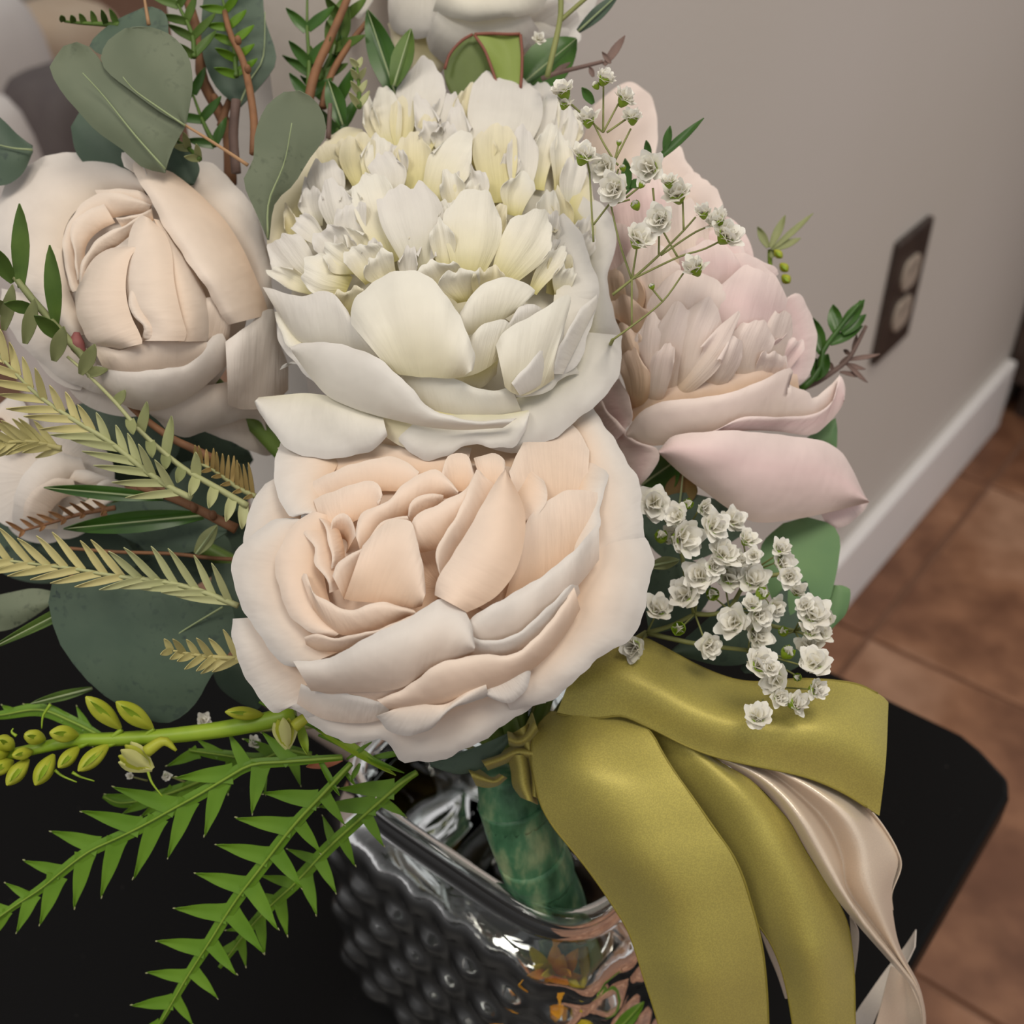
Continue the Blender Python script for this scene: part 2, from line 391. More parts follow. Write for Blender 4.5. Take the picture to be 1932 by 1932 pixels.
        rip = np.sin(u*3.2+ph[0])+0.7*np.sin(u*6.5+ph[1])+0.4*np.sin(u*12+ph[2])
        rg_ = np.convolve(s.rng.normal(size=N+2), [0.3, 0.5, 0.3], 'valid')[None, :]; rip = rip+0.4*rg_
        tt = t*(1-tip*np.abs(u)**2.4*t**2)-notch*np.exp(-(u/0.18)**2)*t**3
        along = tt*L+rip*ruffle*t**4
        side = u*hw+bend*np.sin(t*math.pi)*1.0+np.sin(t*5+ph[3])*1.5*ruffle*0.3
        X = b[0]+ax[0]*along+pr[0]*side; Y = b[1]+ax[1]*along+pr[1]*side
        E = -sink+(sink+lift)*t**0.85+cup*(1-u**2)*np.sin(np.clip(t*1.1, 0, 1)*math.pi*0.75)+off+wave*1.1*t**1.2*(rg_*0.15+np.sin(u*4+ph[4])+0.6*np.sin(u*8+ph[5]))
        E = E-curl*np.clip((t-0.8)/0.2, 0, 1)**2+fo*np.abs(u-0.3*np.sin(ph[2]))*t
        return s._emit(X, Y, E, mat, name, V0=v0+(1-v0)*np.linspace(0, 1, M))
    def core(s, off=-52, scale=0.84, mat=0, nseg=7, bottom=True):
        """wide under-petals that close the bloom below the traced ones, and a cup behind"""
        for k in range(nseg):
            a0 = 2*math.pi*(k-0.62)/nseg; a1 = 2*math.pi*(k+0.62)/nseg
            A = np.linspace(a0, a1, 16)[None, :]; t = np.linspace(0.0, 1, 9)[:, None]
            rr = scale*t*(1-0.10*np.abs(np.linspace(-1, 1, 16))[None, :]**3)
            X = s.c[0]+s.r[0]*rr*np.cos(A); Y = s.c[1]+s.r[1]*rr*np.sin(A)
            E = np.full_like(X, off)+4*np.sin(A*5+k)*t-(k % 3)*3
            s._emit(X, Y, E, mat, 'petal', V0=0.3+0.6*np.linspace(0, 1, 9))
        if bottom:
            A = np.linspace(0, 2*math.pi, 25)[:-1]; V = []; T = np.linspace(0, 1, 7)
            for t in T:
                r = scale*0.62*(1-t)**0.6+0.02
                X = s.c[0]+s.r[0]*r*np.cos(A); Y = s.c[1]+s.r[1]*r*np.sin(A)
                D = s.depth(s.c[0]+s.r[0]*0.84*np.cos(A), s.c[1]+s.r[1]*0.84*np.sin(A))*(1-t)+(s.D0+0.016)*t+0.010
                V.append(at(X, Y, D))
            V = np.concatenate(V); mesh_obj('calyx', V, grid_faces(7, 24, True), M_calyx, s.root)
M_calyx = leaf_mat('calyx_green', srgb(120, 138, 84), srgb(150, 160, 110), 0.6, 0.1)

PEACH = [petal_mat('peach_petal', [(0.0, srgb(238, 200, 162)), (0.45, srgb(243, 217, 192)), (0.8, srgb(244, 225, 208)), (1.0, srgb(242, 228, 215))]),
         petal_mat('pale_peach_petal', [(0.0, srgb(240, 212, 184)), (0.4, srgb(239, 223, 208)), (0.75, srgb(235, 227, 219)), (1.0, srgb(231, 227, 223))])]
CREAM = [petal_mat('cream_petal', [(0.0, srgb(238, 204, 170)), (0.5, srgb(241, 222, 203)), (1.0, srgb(240, 228, 216))]),
         petal_mat('pale_cream_petal', [(0.0, srgb(236, 222, 206)), (0.5, srgb(238, 228, 218)), (1.0, srgb(236, 230, 224))])]
IVORY = [petal_mat('ivory_petal', [(0.0, srgb(226, 218, 150)), (0.35, srgb(240, 234, 206)), (0.7, srgb(243, 239, 226)), (1.0, srgb(242, 240, 232))], 0.32),
         petal_mat('white_petal', [(0.0, srgb(228, 224, 196)), (0.4, srgb(236, 232, 222)), (1.0, srgb(234, 231, 227))], 0.3),
         petal_mat('yellow_tinged_petal', [(0.0, srgb(224, 216, 152)), (0.5, srgb(236, 228, 188)), (1.0, srgb(239, 233, 212))], 0.3)]
PINK = [petal_mat('blush_petal', [(0.0, srgb(238, 208, 168)), (0.35, srgb(244, 228, 214)), (0.75, srgb(244, 229, 222)), (1.0, srgb(245, 232, 226))]),
        petal_mat('pink_petal', [(0.0, srgb(236, 214, 196)), (0.3, srgb(242, 224, 218)), (0.7, srgb(242, 218, 216)), (1.0, srgb(245, 230, 226))]),
        petal_mat('peach_inner_petal', [(0.0, srgb(232, 196, 146)), (0.5, srgb(238, 210, 180)), (1.0, srgb(240, 218, 202))])]

# ---- the front garden rose
f = Flower('garden_rose', 'big peach garden rose with wide ruffled outer petals above the olive ribbon', 'rose', 0.318, (838, 1112), (415, 345), 215, 0.28, (400, 780, 0.4451), PEACH, recess=40, rec_r=0.32, seed=3)
f.core(off=-62, scale=0.74)
P = f.petal
# outermost layer
P('95,870 90,960 120,1080 190,1190 270,1265 330,1250 420,1300', '250,860 330,960 360,1040 410,1080 450,1130 520,1160 600,1180', lift=4, off=-26, mat=1, curl=10)
P('320,1235 420,1310 560,1385 740,1400 800,1468 900,1468 1040,1450 1180,1360 1290,1275 1420,1235', '430,1120 560,1180 700,1220 850,1220 1000,1200 1120,1160 1240,1100 1330,1050', lift=0, off=-22, mat=1, ruffle=4, curl=10)
P('1270,1270 1400,1225 1480,1180 1560,1110 1700,1000 1790,930 1840,800 1870,660 1850,560 1800,480', '1200,1120 1300,1080 1400,1000 1480,900 1540,780 1560,680 1570,560 1570,480', lift=6, off=-18, mat=1, ruffle=3, bulge=10)
P('1825,560 1830,420 1805,290 1740,180 1680,60 1600,-40', '1560,640 1580,480 1580,340 1570,200 1520,80 1460,20', lift=4, off=-16, mat=1, ruffle=3, bulge=8)
P('225,300 190,350 160,420 130,520 140,640', '400,200 400,320 380,420 360,520 340,600', lift=0, off=-28, mat=1)
P('300,120 265,200 262,270 280,360 330,432 400,425 440,440', '560,110 540,200 500,280 480,330 470,380 470,420 480,440', lift=12, off=-6, mat=1, bulge=10)
P('350,445 250,452 170,520 100,590 88,660 110,800 165,880 220,960 300,1060 370,1080', '480,470 430,500 380,560 360,640 360,720 390,800 420,860 460,930 500,980 540,1010', lift=14, off=-12, mat=1, bulge=12)
P('420,412 350,470 300,550 272,630 285,760 335,860 420,925 520,945', '520,440 500,520 480,580 470,640 480,720 500,800 540,860 600,900', lift=18, off=-2, mat=0, bulge=10, v0=0.3)
P('360,480 390,520 430,570 440,640 490,700 500,760', '480,430 500,500 520,560 530,640 540,700 550,740', lift=8, off=6, mat=0, v0=0.3)
# right side bowl wall
P('1600,150 1540,60 1440,40 1350,80 1290,170 1260,250', '1580,480 1500,470 1420,460 1370,450 1330,440 1300,420', lift=2, sink=46, off=-14, mat=0, v0=0.25, edge=8)
P('1400,280 1420,360 1380,440 1330,460', '1300,200 1290,300 1280,380 1260,460', lift=2, off=-8, mat=0, v0=0.3)
P('1640,330 1560,320 1480,340 1400,390 1340,450 1310,530', '1640,600 1560,650 1480,700 1400,740 1320,770 1240,790', lift=6, sink=30, off=-10, mat=0, v0=0.2, edge=6)
P('1690,230 1650,400 1640,480 1600,560', '1560,200 1540,400 1520,480 1480,600', lift=4, off=-8, mat=1)
# upper wall: wide folded petals at the back
P('280,150 420,40 600,-20 800,-30 1000,-30 1200,-10 1340,20', '420,300 560,290 700,280 850,280 1000,280 1150,290 1280,300', lift=-20, sink=50, off=-30, mat=0, v0=0.2)
P('290,180 420,150 560,110 720,130 880,130 1000,140 1100,150', '440,300 560,290 680,290 800,280 900,280 1000,290 1060,300', lift=6, sink=40, off=-24, mat=0, v0=0.2)
P('405,330 440,285 560,225 700,190 800,200 880,245', '430,420 520,380 600,350 700,330 780,330 840,330', lift=14, sink=36, off=-12, mat=0, v0=0.25)
P('432,370 560,315 690,283 722,340 700,375', '480,520 560,480 640,440 690,430 720,420', lift=18, sink=30, off=-6, mat=0, v0=0.3, wave=1)
P('960,300 1000,190 1080,180 1110,250', '980,330 1020,330 1080,330 1110,320', lift=8, off=-12, mat=0, v0=0.1)
P('1110,190 1190,170 1240,200 1230,260', '1150,330 1200,330 1240,330 1260,320', lift=4, off=-14, mat=0, v0=0.2)
# the spiral heart
P('500,520 510,450 550,425 590,455 610,520', '545,600 530,560 555,540 575,560 565,600', lift=10, sink=70, off=-6, mat=0, edge=2, wave=1)
P('610,520 620,450 660,405 750,365 820,300 925,240 990,265 1045,325', '640,620 680,560 720,500 780,460 850,420 920,380 980,360 1040,360', lift=22, sink=34, off=0, mat=0, v0=0.25, bulge=6)
P('500,660 510,600 480,480 450,440', '560,640 560,580 540,500 500,450', lift=16, off=0, mat=0, v0=0.3)
P('830,430 840,385 900,350 980,345', '850,470 880,450 930,420 980,390', lift=8, sink=40, off=2, mat=0, wave=1)
P('512,690 540,635 600,590 650,550 700,480 760,445 830,440', '560,790 600,700 640,650 690,600 730,540 790,500 850,480', lift=24, sink=20, off=8, mat=0, v0=0.35, wave=1, edge=8)
P('640,560 680,520 760,450 840,455 870,540 890,640 905,760', '560,785 600,795 660,800 730,805 800,815 850,825 890,815', lift=30, sink=6, off=10, mat=0, v0=0.3, bulge=14, wave=1, edge=6)
P('850,520 850,470 875,420 960,380 1070,330 1105,270 1130,245', '880,590 910,585 950,575 990,560 1040,500 1100,440 1140,380', lift=26, sink=24, off=8, mat=0, v0=0.3, bulge=8, wave=1)
P('960,665 948,590 990,500 1040,420 1080,350 1120,240 1145,260', '990,760 1000,690 1030,620 1080,540 1130,460 1180,380 1220,320', lift=26, sink=20, off=14, mat=0, v0=0.4, wave=1)
P('945,770 960,690 1020,600 1085,500 1150,380 1200,290 1245,238', '1080,842 1150,810 1220,760 1290,660 1325,520 1318,390 1245,240', lift=14, sink=-4, off=26, bulge=22, mat=0, v0=0.45, edge=14, wave=1, ruffle=0.8, p=1)
# front inner folds
P('382,700 400,680 430,760 500,800 570,830 700,805 780,815 855,835', '430,830 480,890 540,935 600,935 680,920 760,890 830,860 880,860', lift=24, sink=6, off=6, mat=0, v0=0.35, bulge=6)
P('392,950 440,930 500,945 560,950 680,925 780,885 880,835', '400,980 450,1005 520,1010 600,1000 700,960 800,920 900,880', lift=22, sink=10, off=4, mat=0, v0=0.3)
P('345,1052 440,1045 560,1010 660,950 800,880 900,825 975,790 1050,812 1100,900 1115,985', '420,1175 520,1180 640,1180 740,1175 820,1155 880,1110 940,1070 1000,1050 1060,1030 1110,1010', lift=30, sink=4, off=12, mat=1, v0=0.3, bulge=16, curl=10, ruffle=1.5)
P('1060,915 1100,865 1180,815 1300,755 1420,670 1540,575 1640,470', '1080,950 1160,980 1270,950 1380,880 1470,810 1560,720 1640,620', lift=26, sink=6, off=4, mat=1, v0=0.35, bulge=6, wave=7)
P('1050,920 1140,960 1250,950 1370,870 1450,800 1540,690', '1060,1020 1150,1040 1260,1030 1400,960 1490,860 1560,760', lift=20, sink=14, off=2, mat=1, v0=0.3)
P('700,1215 800,1180 870,1120 960,1060 1110,1030 1290,1010 1420,900 1490,810 1530,720', '760,1260 880,1255 980,1245 1080,1220 1180,1180 1300,1120 1410,1040 1500,930 1560,830', lift=24, sink=10, off=0, mat=0, v0=0.4, bulge=8)
P('400,1155 520,1150 640,1165 740,1160 830,1150', '560,1250 640,1255 740,1250 800,1240 860,1230', lift=16, sink=20, off=-6, mat=0, v0=0.3)
P('380,1140 460,1165 560,1185 660,1210 760,1225', '360,1230 460,1290 560,1310 660,1310 740,1290', lift=10, sink=10, off=-10, mat=1, v0=0.4)
P('690,1285 750,1340 840,1362 930,1335 1000,1265 1090,1225 1170,1190', '770,1255 830,1240 890,1232 960,1236 1010,1225 1080,1180 1160,1140', lift=10, sink=0, off=2, mat=1, v0=0.4, bulge=6)
P('1150,1190 1250,1230 1320,1190 1345,1100 1330,1060', '1120,1130 1180,1120 1230,1090 1270,1060 1300,1030', lift=8, sink=6, off=-4, mat=1, v0=0.4)
rose_front = f

# ---- the left cream rose
f = Flower('garden_rose', 'cream cupped garden rose with smooth egg-shaped heart beside the eucalyptus', 'rose', 0.362, (255, 575), (272, 272), 170, 0.15, (0, 0, 0.3623), CREAM, recess=10, seed=5)
f.core(off=-66, mat=1, scale=0.78)
P = f.petal
P('20,1400 -10,1240 0,1060 55,930 180,835 350,797 500,815 630,865 720,920', '380,1520 330,1400 330,1230 370,1130 440,1060 520,1010 600,1000 680,1010 760,1020', lift=8, sink=46, off=-18, mat=1, bulge=14, edge=8)
P('330,1760 250,1640 160,1540 70,1480 0,1330 0,1180', '470,1740 420,1660 380,1560 350,1480 330,1380 320,1300', lift=4, sink=36, off=-20, mat=1, bulge=10)
P('500,1000 640,980 740,1000 800,1040', '560,1120 640,1100 720,1100 780,1100', lift=12, off=-4)
P('380,1520 345,1400 335,1200 420,1070 530,1008 650,1020 790,1055', '460,1500 430,1380 440,1270 500,1190 580,1140 660,1120 770,1110', lift=14, sink=40, off=-2, v0=0.2, wave=4)
P('400,1460 380,1300 370,1200 440,1110 540,1060', '450,1440 440,1330 460,1260 520,1200 600,1160', lift=14, sink=30, off=4, v0=0.2)
P('410,1500 430,1370 500,1260 580,1200 650,1165 735,1120', '450,1480 480,1380 550,1310 610,1280 660,1240 740,1180', lift=16, sink=20, off=8, v0=0.3, wave=1)
P('600,1130 660,1125 720,1115 790,1085', '640,1190 680,1180 730,1170 800,1150', lift=8, sink=20, off=2, v0=0.0)
# egg-shaped heart
P('650,1285 560,1300 480,1360 425,1450 393,1540 400,1640 430,1710 480,1785 620,1818', '720,1290 680,1340 660,1420 655,1500 665,1580 690,1660 720,1720 740,1770 740,1790', lift=-8, sink=-16, off=22, bulge=16, v0=0.5, wave=1, ruffle=0.6, edge=6)
P('740,1118 690,1180 665,1300 655,1480 680,1590 745,1670 755,1730 735,1775', '780,1140 860,1220 895,1320 905,1450 925,1560 950,1660 970,1730 960,1775', lift=0, sink=-8, off=32, bulge=14, v0=0.5, wave=1, ruffle=0.6, edge=8)
P('680,1500 672,1580 700,1650 750,1700 740,1760', '720,1500 740,1580 770,1650 800,1700 810,1770', lift=10, sink=0, off=36, v0=0.5, wave=0, ruffle=0.5)
P('1090,1775 1090,1640 1065,1530 1000,1400 920,1280 840,1150', '930,1780 930,1650 910,1540 890,1430 870,1300 800,1140', lift=-10, sink=-14, off=20, bulge=14, v0=0.3, wave=1, ruffle=0.6)
# right walls
P('640,795 700,900 760,1000 830,1140 920,1270 1010,1410 1100,1550 1190,1690', '900,900 980,960 1080,1050 1180,1160 1260,1290 1320,1420 1370,1540 1400,1640', lift=34, sink=-2, off=8, bulge=12, v0=0.35, curl=16, wave=5)
P('650,870 635,800 690,800 740,850 780,960', '700,900 710,880 740,890 770,930 800,1000', lift=30, sink=0, off=18, mat=1, v0=0.5)
P('1040,1560 1120,1540 1170,1600 1200,1700', '1000,1900 1080,1860 1140,1820 1190,1780', lift=14, sink=20, off=2, v0=0.3)
P('1000,830 1110,848 1190,940 1310,1060 1370,1200 1405,1400 1430,1620', '960,980 1060,1030 1140,1120 1220,1230 1290,1360 1330,1500 1360,1640', lift=4, sink=26, off=-16, mat=1, bulge=8)
# lower petals
P('480,1800 620,1818 760,1775 900,1762 1080,1772', '560,1960 700,1990 820,1990 940,1970 1060,1900', lift=16, sink=10, off=2, v0=0.35, bulge=8)
P('500,1890 620,1920 800,1930 950,1890 1080,1790 1140,1700', '560,2060 700,2130 850,2130 1000,2060 1120,1960 1220,1860', lift=16, sink=10, off=-4, mat=1, v0=0.3, bulge=8)
P('600,1900 620,2000 780,2160 960,2270 1180,2210 1340,2180 1400,2290', '700,1880 780,1950 880,2000 980,2020 1120,2000 1240,1980 1330,1990', lift=0, sink=14, off=-26, mat=1, v0=0.2, bulge=10)
P('1175,1790 1280,1700 1370,1618 1430,1620 1445,1760 1500,1900', '1190,2110 1260,2130 1340,2130 1400,2120 1450,2080 1500,2030', lift=16, sink=4, off=10, mat=1, v0=0.35, bulge=12, wave=2)
P('0,1500 20,1640 120,1800 260,1930 420,2010 560,2060', '260,1560 300,1660 360,1740 430,1800 520,1850 600,1880', lift=-4, sink=20, off=-34, mat=1, bulge=8)
P('1000,2200 1120,2270 1260,2330 1400,2370 1440,2330', '960,2080 1080,2080 1200,2080 1320,2100 1420,2140', lift=-10, sink=20, off=-40, mat=1)
P('480,1830 560,1830 620,1880 660,1940', '520,1930 580,1950 640,1980 700,2010', lift=8, off=-10, mat=1)

# ---- the white peony in the middle
f = Flower('peony', 'large ivory white peony with crowded ruffled petals in the middle of the bouquet', 'peony', 0.352, (832, 520), (345, 372), 190, 0.5, (480, 100, 0.4038), IVORY, recess=10, seed=11)
f.core(off=-78, mat=0)
P = f.petal; Q = f.q
# outer guard petals
P('0,1630 60,1740 150,1840 280,1890 420,1892 540,1862 620,1780', '20,1610 120,1600 230,1590 330,1600 430,1630 500,1660 600,1700', lift=34, sink=10, off=22, mat=1, bulge=10, v0=0.2, wave=2)
P('340,1590 420,1660 560,1700 600,1780 700,1840 800,1870 900,1850', '420,1540 520,1580 640,1620 720,1640 800,1660 880,1680 960,1690', lift=14, sink=10, off=10, mat=2, v0=0.2)
P('640,1800 760,1880 900,1882 1010,1830 1100,1850 1200,1830 1260,1760 1290,1690', '760,1680 850,1690 930,1690 1010,1690 1080,1690 1150,1690 1220,1680 1280,1670', lift=26, sink=10, off=12, mat=1, ruffle=4, edge=26)
P('1715,1320 1700,1500 1640,1610 1520,1700 1400,1795 1240,1866 1120,1850 1020,1790 960,1730', '1500,1300 1480,1420 1430,1500 1350,1560 1260,1600 1180,1630 1100,1660 1040,1680 960,1690', lift=8, sink=30, off=4, mat=1, bulge=8, v0=0.1)
P('60,900 70,720 180,590 270,480 400,360 500,350', '240,900 260,760 330,650 420,540 500,470 560,460', lift=-10, sink=40, off=-24, mat=2, bulge=6)
P('280,470 330,430 440,430 520,400', '320,620 380,600 460,580 540,540', lift=-4, sink=40, off=-16, mat=2)
P('1540,660 1620,700 1685,800 1680,920 1655,1020 1665,1150 1712,1330', '1500,760 1510,820 1520,880 1530,960 1540,1040 1550,1150 1560,1330', lift=0, sink=36, off=-22, mat=1, bulge=6)
P('1540,520 1570,640 1600,760 1600,900', '1440,560 1460,680 1480,800 1480,900', lift=-4, off=-24, mat=2)
P('130,1190 105,1310 130,1390 190,1440 260,1520 350,1585', '260,1180 270,1280 300,1350 360,1400 420,1440 500,1480', lift=8, sink=20, off=-12, mat=1)
P('120,1480 150,1450 240,1470 330,1560 360,1600', '240,1420 290,1420 340,1440 400,1500 430,1560', lift=0, off=-18, mat=1)
P('40,1095 120,1120 220,1135 350,1110 430,1200 465,1275', '120,1230 190,1330 290,1380 400,1410 500,1430 600,1440', lift=20, sink=20, off=6, mat=1, v0=0.3, bulge=8)
P('100,1210 120,1300 160,1380 280,1400', '160,1200 200,1270 260,1330 340,1370', lift=10, off=-4, mat=0)
P('165,1372 260,1348 400,1368 560,1412 690,1520 790,1640 900,1690 1060,1720 1220,1710', '180,1400 260,1510 340,1600 440,1650 560,1690 680,1720 800,1745 960,1760 1160,1750', lift=30, sink=-6, off=24, mat=1, v0=0.35, bulge=8, wave=3)
P('690,1495 780,1470 860,1485 950,1530 1060,1572 1200,1560', '760,1640 850,1700 950,1730 1050,1735 1140,1720 1250,1680', lift=14, sink=14, off=8, mat=0, v0=0.5)
P('1220,1600 1300,1600 1390,1570 1420,1530 1520,1500', '1180,1480 1260,1480 1340,1460 1400,1420 1460,1380', lift=12, sink=10, off=8, mat=0, v0=0.5)
P('1610,1120 1570,1290 1525,1430 1400,1535', '1400,1130 1390,1250 1370,1360 1340,1480', lift=16, sink=24, off=6, mat=1, v0=0.3)
P('1440,750 1520,830 1572,960 1605,1100 1590,1180', '1340,820 1360,920 1400,1010 1410,1110 1400,1180', lift=16, sink=30, off=4, mat=1, v0=0.3)
# back rows, tips up
Q(1080, 520, 1035, 125, 80, off=-30, mat=2, lift=10); Q(880, 420, 905, 190, 70, off=-26, mat=1)
Q(960, 420, 1010, 150, 55, off=-24, mat=2)
Q(760, 420, 800, 35, 115, off=-18, mat=1, cup=14, tip=0.3); Q(640, 460, 610, 165, 75, off=-16); Q(575, 450, 530, 200, 38, off=-20, tip=0.5)
Q(690, 480, 690, 190, 60, off=-22, mat=2); Q(1440, 560, 1450, 225, 68, off=-20, mat=1, tip=0.35); Q(1360, 460, 1400, 190, 50, off=-18)
Q(1110, 560, 1180, 100, 175, off=-10, mat=1, cup=12, tip=0.16, ruffle=6); Q(1290, 560, 1330, 118, 95, off=-14, mat=1, ruffle=6)
Q(850, 480, 770, 190, 62, off=-4, mat=1, tip=0.5); Q(880, 470, 910, 330, 60, off=-2, mat=1); Q(840, 440, 800, 330, 60, off=2, mat=1)
Q(500, 640, 480, 370, 85, off=-14, mat=2); Q(590, 640, 590, 400, 75, off=-8); Q(740, 640, 730, 380, 90, off=-12, mat=2); Q(450, 560, 430, 400, 60, off=-20, mat=2)
Q(1330, 640, 1380, 330, 50, off=-4); Q(1420, 660, 1440, 380, 55, off=-8, mat=0); Q(1480, 720, 1500, 480, 60, off=-14, mat=1)
Q(1140, 700, 1130, 330, 105, off=-4, mat=2); Q(1240, 690, 1250, 350, 75, off=-2, mat=1)
# middle rows
Q(820, 720, 1000, 375, 105, off=4, mat=0, cup=14, tip=0.4, ruffle=3); Q(1010, 720, 1020, 530, 75, off=6, mat=1); Q(950, 760, 900, 560, 60, off=2)
Q(640, 700, 590, 470, 80, off=0, mat=1); Q(1210, 760, 1255, 565, 75, off=6); Q(1380, 900, 1375, 640, 55, off=0, mat=0); Q(1450, 900, 1420, 640, 45, off=-4, mat=2)
Q(340, 740, 333, 497, 88, off=2, mat=1, tip=0.28, cup=12); Q(290, 810, 262, 620, 58, off=6, mat=1, tip=0.35); Q(400, 860, 355, 598, 82, off=10, mat=1, tip=0.3, cup=10)
Q(330, 880, 190, 775, 55, off=10, mat=1); Q(450, 760, 440, 640, 55, off=6); Q(200, 880, 150, 720, 40, off=-8, mat=2, tip=0.6)
Q(640, 980, 525, 560, 105, off=8, mat=0, ruffle=5); Q(500, 900, 440, 700, 80, off=10, mat=1); Q(760, 1010, 690, 610, 150, off=14, mat=1, cup=14, ruffle=6, tip=0.2)
Q(860, 900, 850, 690, 70, off=6); Q(920, 900, 905, 700, 60, off=4); Q(990, 1060, 1040, 645, 140, off=16, mat=0, cup=14, ruffle=5, tip=0.2); Q(900, 1020, 870, 790, 60, off=14)
Q(1150, 1080, 1335, 735, 118, off=14, mat=0, cup=12, ruffle=5, tip=0.25); Q(1300, 1120, 1435, 905, 48, off=10); Q(1340, 960, 1385, 740, 55, off=6, mat=1)
Q(1390, 1130, 1455, 930, 60, off=0, mat=2); Q(1420, 1150, 1470, 1000, 50, off=6)
Q(270, 1070, 95, 865, 100, off=10, mat=1, tip=0.25, cup=10); Q(430, 960, 300, 830, 85, off=14, mat=1); Q(300, 1110, 55, 1008, 48, off=8, tip=0.5)
Q(440, 1090, 225, 1000, 95, off=16, cup=10); Q(480, 1010, 330, 920, 70, off=18); Q(560, 1060, 470, 900, 95, off=14, mat=0); Q(640, 1080, 560, 940, 80, off=8, mat=0)
Q(880, 1120, 830, 980, 110, off=14, mat=0); Q(990, 1160, 960, 1010, 100, off=12, mat=0); Q(1080, 1180, 1090, 1000, 80, off=8, mat=2); Q(460, 1230, 420, 1100, 90, off=0, mat=2)
# front rows
P('960,1210 1060,1090 1180,1050 1315,1100 1260,1165', '960,1330 1020,1310 1090,1275 1170,1240 1250,1190', lift=26, sink=10, off=18, v0=0.4, bulge=6)
P('1005,1335 1070,1270 1160,1250 1210,1290', '950,1520 1030,1500 1090,1470 1140,1430', lift=24, sink=10, off=18, v0=0.3)
P('1190,1260 1240,1190 1300,1180 1350,1200', '1150,1330 1220,1320 1290,1300 1350,1260', lift=20, sink=10, off=14, v0=0.4, mat=1)
P('1130,1370 1180,1285 1300,1225 1465,1135 1455,1250 1395,1430', '1170,1560 1210,1590 1260,1600 1310,1580 1360,1550 1400,1520', lift=30, sink=0, off=24, v0=0.35, bulge=10)
P('1200,1540 1300,1420 1360,1330 1450,1230', '1240,1600 1320,1560 1390,1500 1440,1400', lift=22, sink=6, off=34, v0=0.5, mat=1)
P('1390,1500 1400,1420 1460,1300 1530,1200 1600,1130', '1440,1500 1470,1440 1510,1360 1550,1280 1600,1180', lift=20, sink=0, off=26, v0=0.5, mat=1)
P('455,1270 465,1170 530,1080 630,1030 720,1018 800,1045 900,1130 970,1250 1020,1400 1020,1480', '640,1490 670,1500 700,1505 740,1510 780,1515 820,1515 860,1518 900,1520 940,1518 980,1510', lift=34, sink=4, off=34, v0=0.3, bulge=14, wave=6, ruffle=3, edge=10, rows=14)
P('930,1530 1000,1560 1060,1560 1130,1500', '960,1480 1020,1470 1080,1450 1140,1420', lift=-20, sink=40, off=-10, mat=2)
rg2 = random.Random(5)
for (x0, x1, y0, y1, n, ang) in ((480, 1480, 330, 520, 8, 0.15), (260, 640, 600, 900, 6, -0.35), (640, 1400, 620, 860, 6, 0.12), (1300, 1540, 640, 1080, 6, 0.3), (380, 1000, 880, 1020, 5, -0.1)):
    for k in range(n):
        x = x0+(x1-x0)*(k+rg2.random()*0.8)/n; y = rg2.uniform(y0, y1); L = rg2.uniform(150, 240); w = rg2.uniform(38, 68); a_ = ang+rg2.uniform(-0.3, 0.3)+(x-850)/1500*0.5
        Q(x, y+L*0.6, x+L*math.sin(a_), y+L*0.6-L*math.cos(a_), w, off=rg2.uniform(-8, 5), mat=rg2.choice((0, 1, 1, 2)), tip=rg2.uniform(0.2, 0.55), notch=rg2.choice((0, 0, 0.08)), ruffle=3.5, wave=4, lift=10)
peony_mid = f

# ---- the blush peony on the right
f = Flower('peony', 'blush pink peony with two drooping outer petals beside the wall outlet', 'peony', 0.378, (1335, 560), (205, 330), 150, 0.35, (1100, 500, 0.31056), PINK, seed=23)
f.core(off=-56, mat=1, scale=0.5)
P = f.petal; Q = f.q
P('460,1130 560,1035 820,1010 1100,1020 1400,1060 1560,1130 1650,1270 1720,1420', '470,1150 600,1270 760,1390 900,1490 1050,1562 1280,1545 1500,1500 1740,1440', lift=26, sink=-20, off=24, bulge=34, mat=1, v0=0.2, p=1, edge=14, wave=2, ruffle=1)
P('1740,1440 1700,1500 1640,1560 1560,1600 1480,1580', '1690,1380 1620,1400 1560,1430 1500,1460 1440,1500', lift=-4, sink=4, off=6, mat=1, v0=0.4)
P('260,1020 340,900 470,838 750,800 900,770 1100,700 1200,640 1280,632 1240,715 1360,765 1400,815 1500,735 1560,668', '280,1050 400,1095 520,1085 650,1040 760,1020 860,1010 960,990 1060,980 1160,970 1260,960 1360,960 1460,930 1560,860', lift=14, sink=6, off=14, mat=0, v0=0.3, bulge=4, ruffle=1)
P('810,1012 960,930 1200,922 1400,905 1520,820 1558,672 1592,740 1585,830', '700,1030 860,1020 1000,1005 1180,1010 1380,1032 1480,970 1570,860 1590,780', lift=16, sink=8, off=30, mat=1, v0=0.4, ruffle=1, wave=2)
P('220,690 290,860 300,960 255,1015 350,1080 452,1115 440,1210 350,1345', '20,760 60,860 100,940 130,1000 160,1080 200,1150 230,1230 250,1330', lift=16, sink=24, off=6, mat=1, v0=0.2)
P('120,820 170,900 260,1010', '60,860 100,960 180,1080', lift=24, sink=0, off=14, mat=1, v0=0.4)
P('300,800 520,730 800,690 1060,640 1300,660', '300,980 520,960 800,920 1060,880 1320,820', lift=-6, sink=6, off=4, mat=2, v0=0.1)
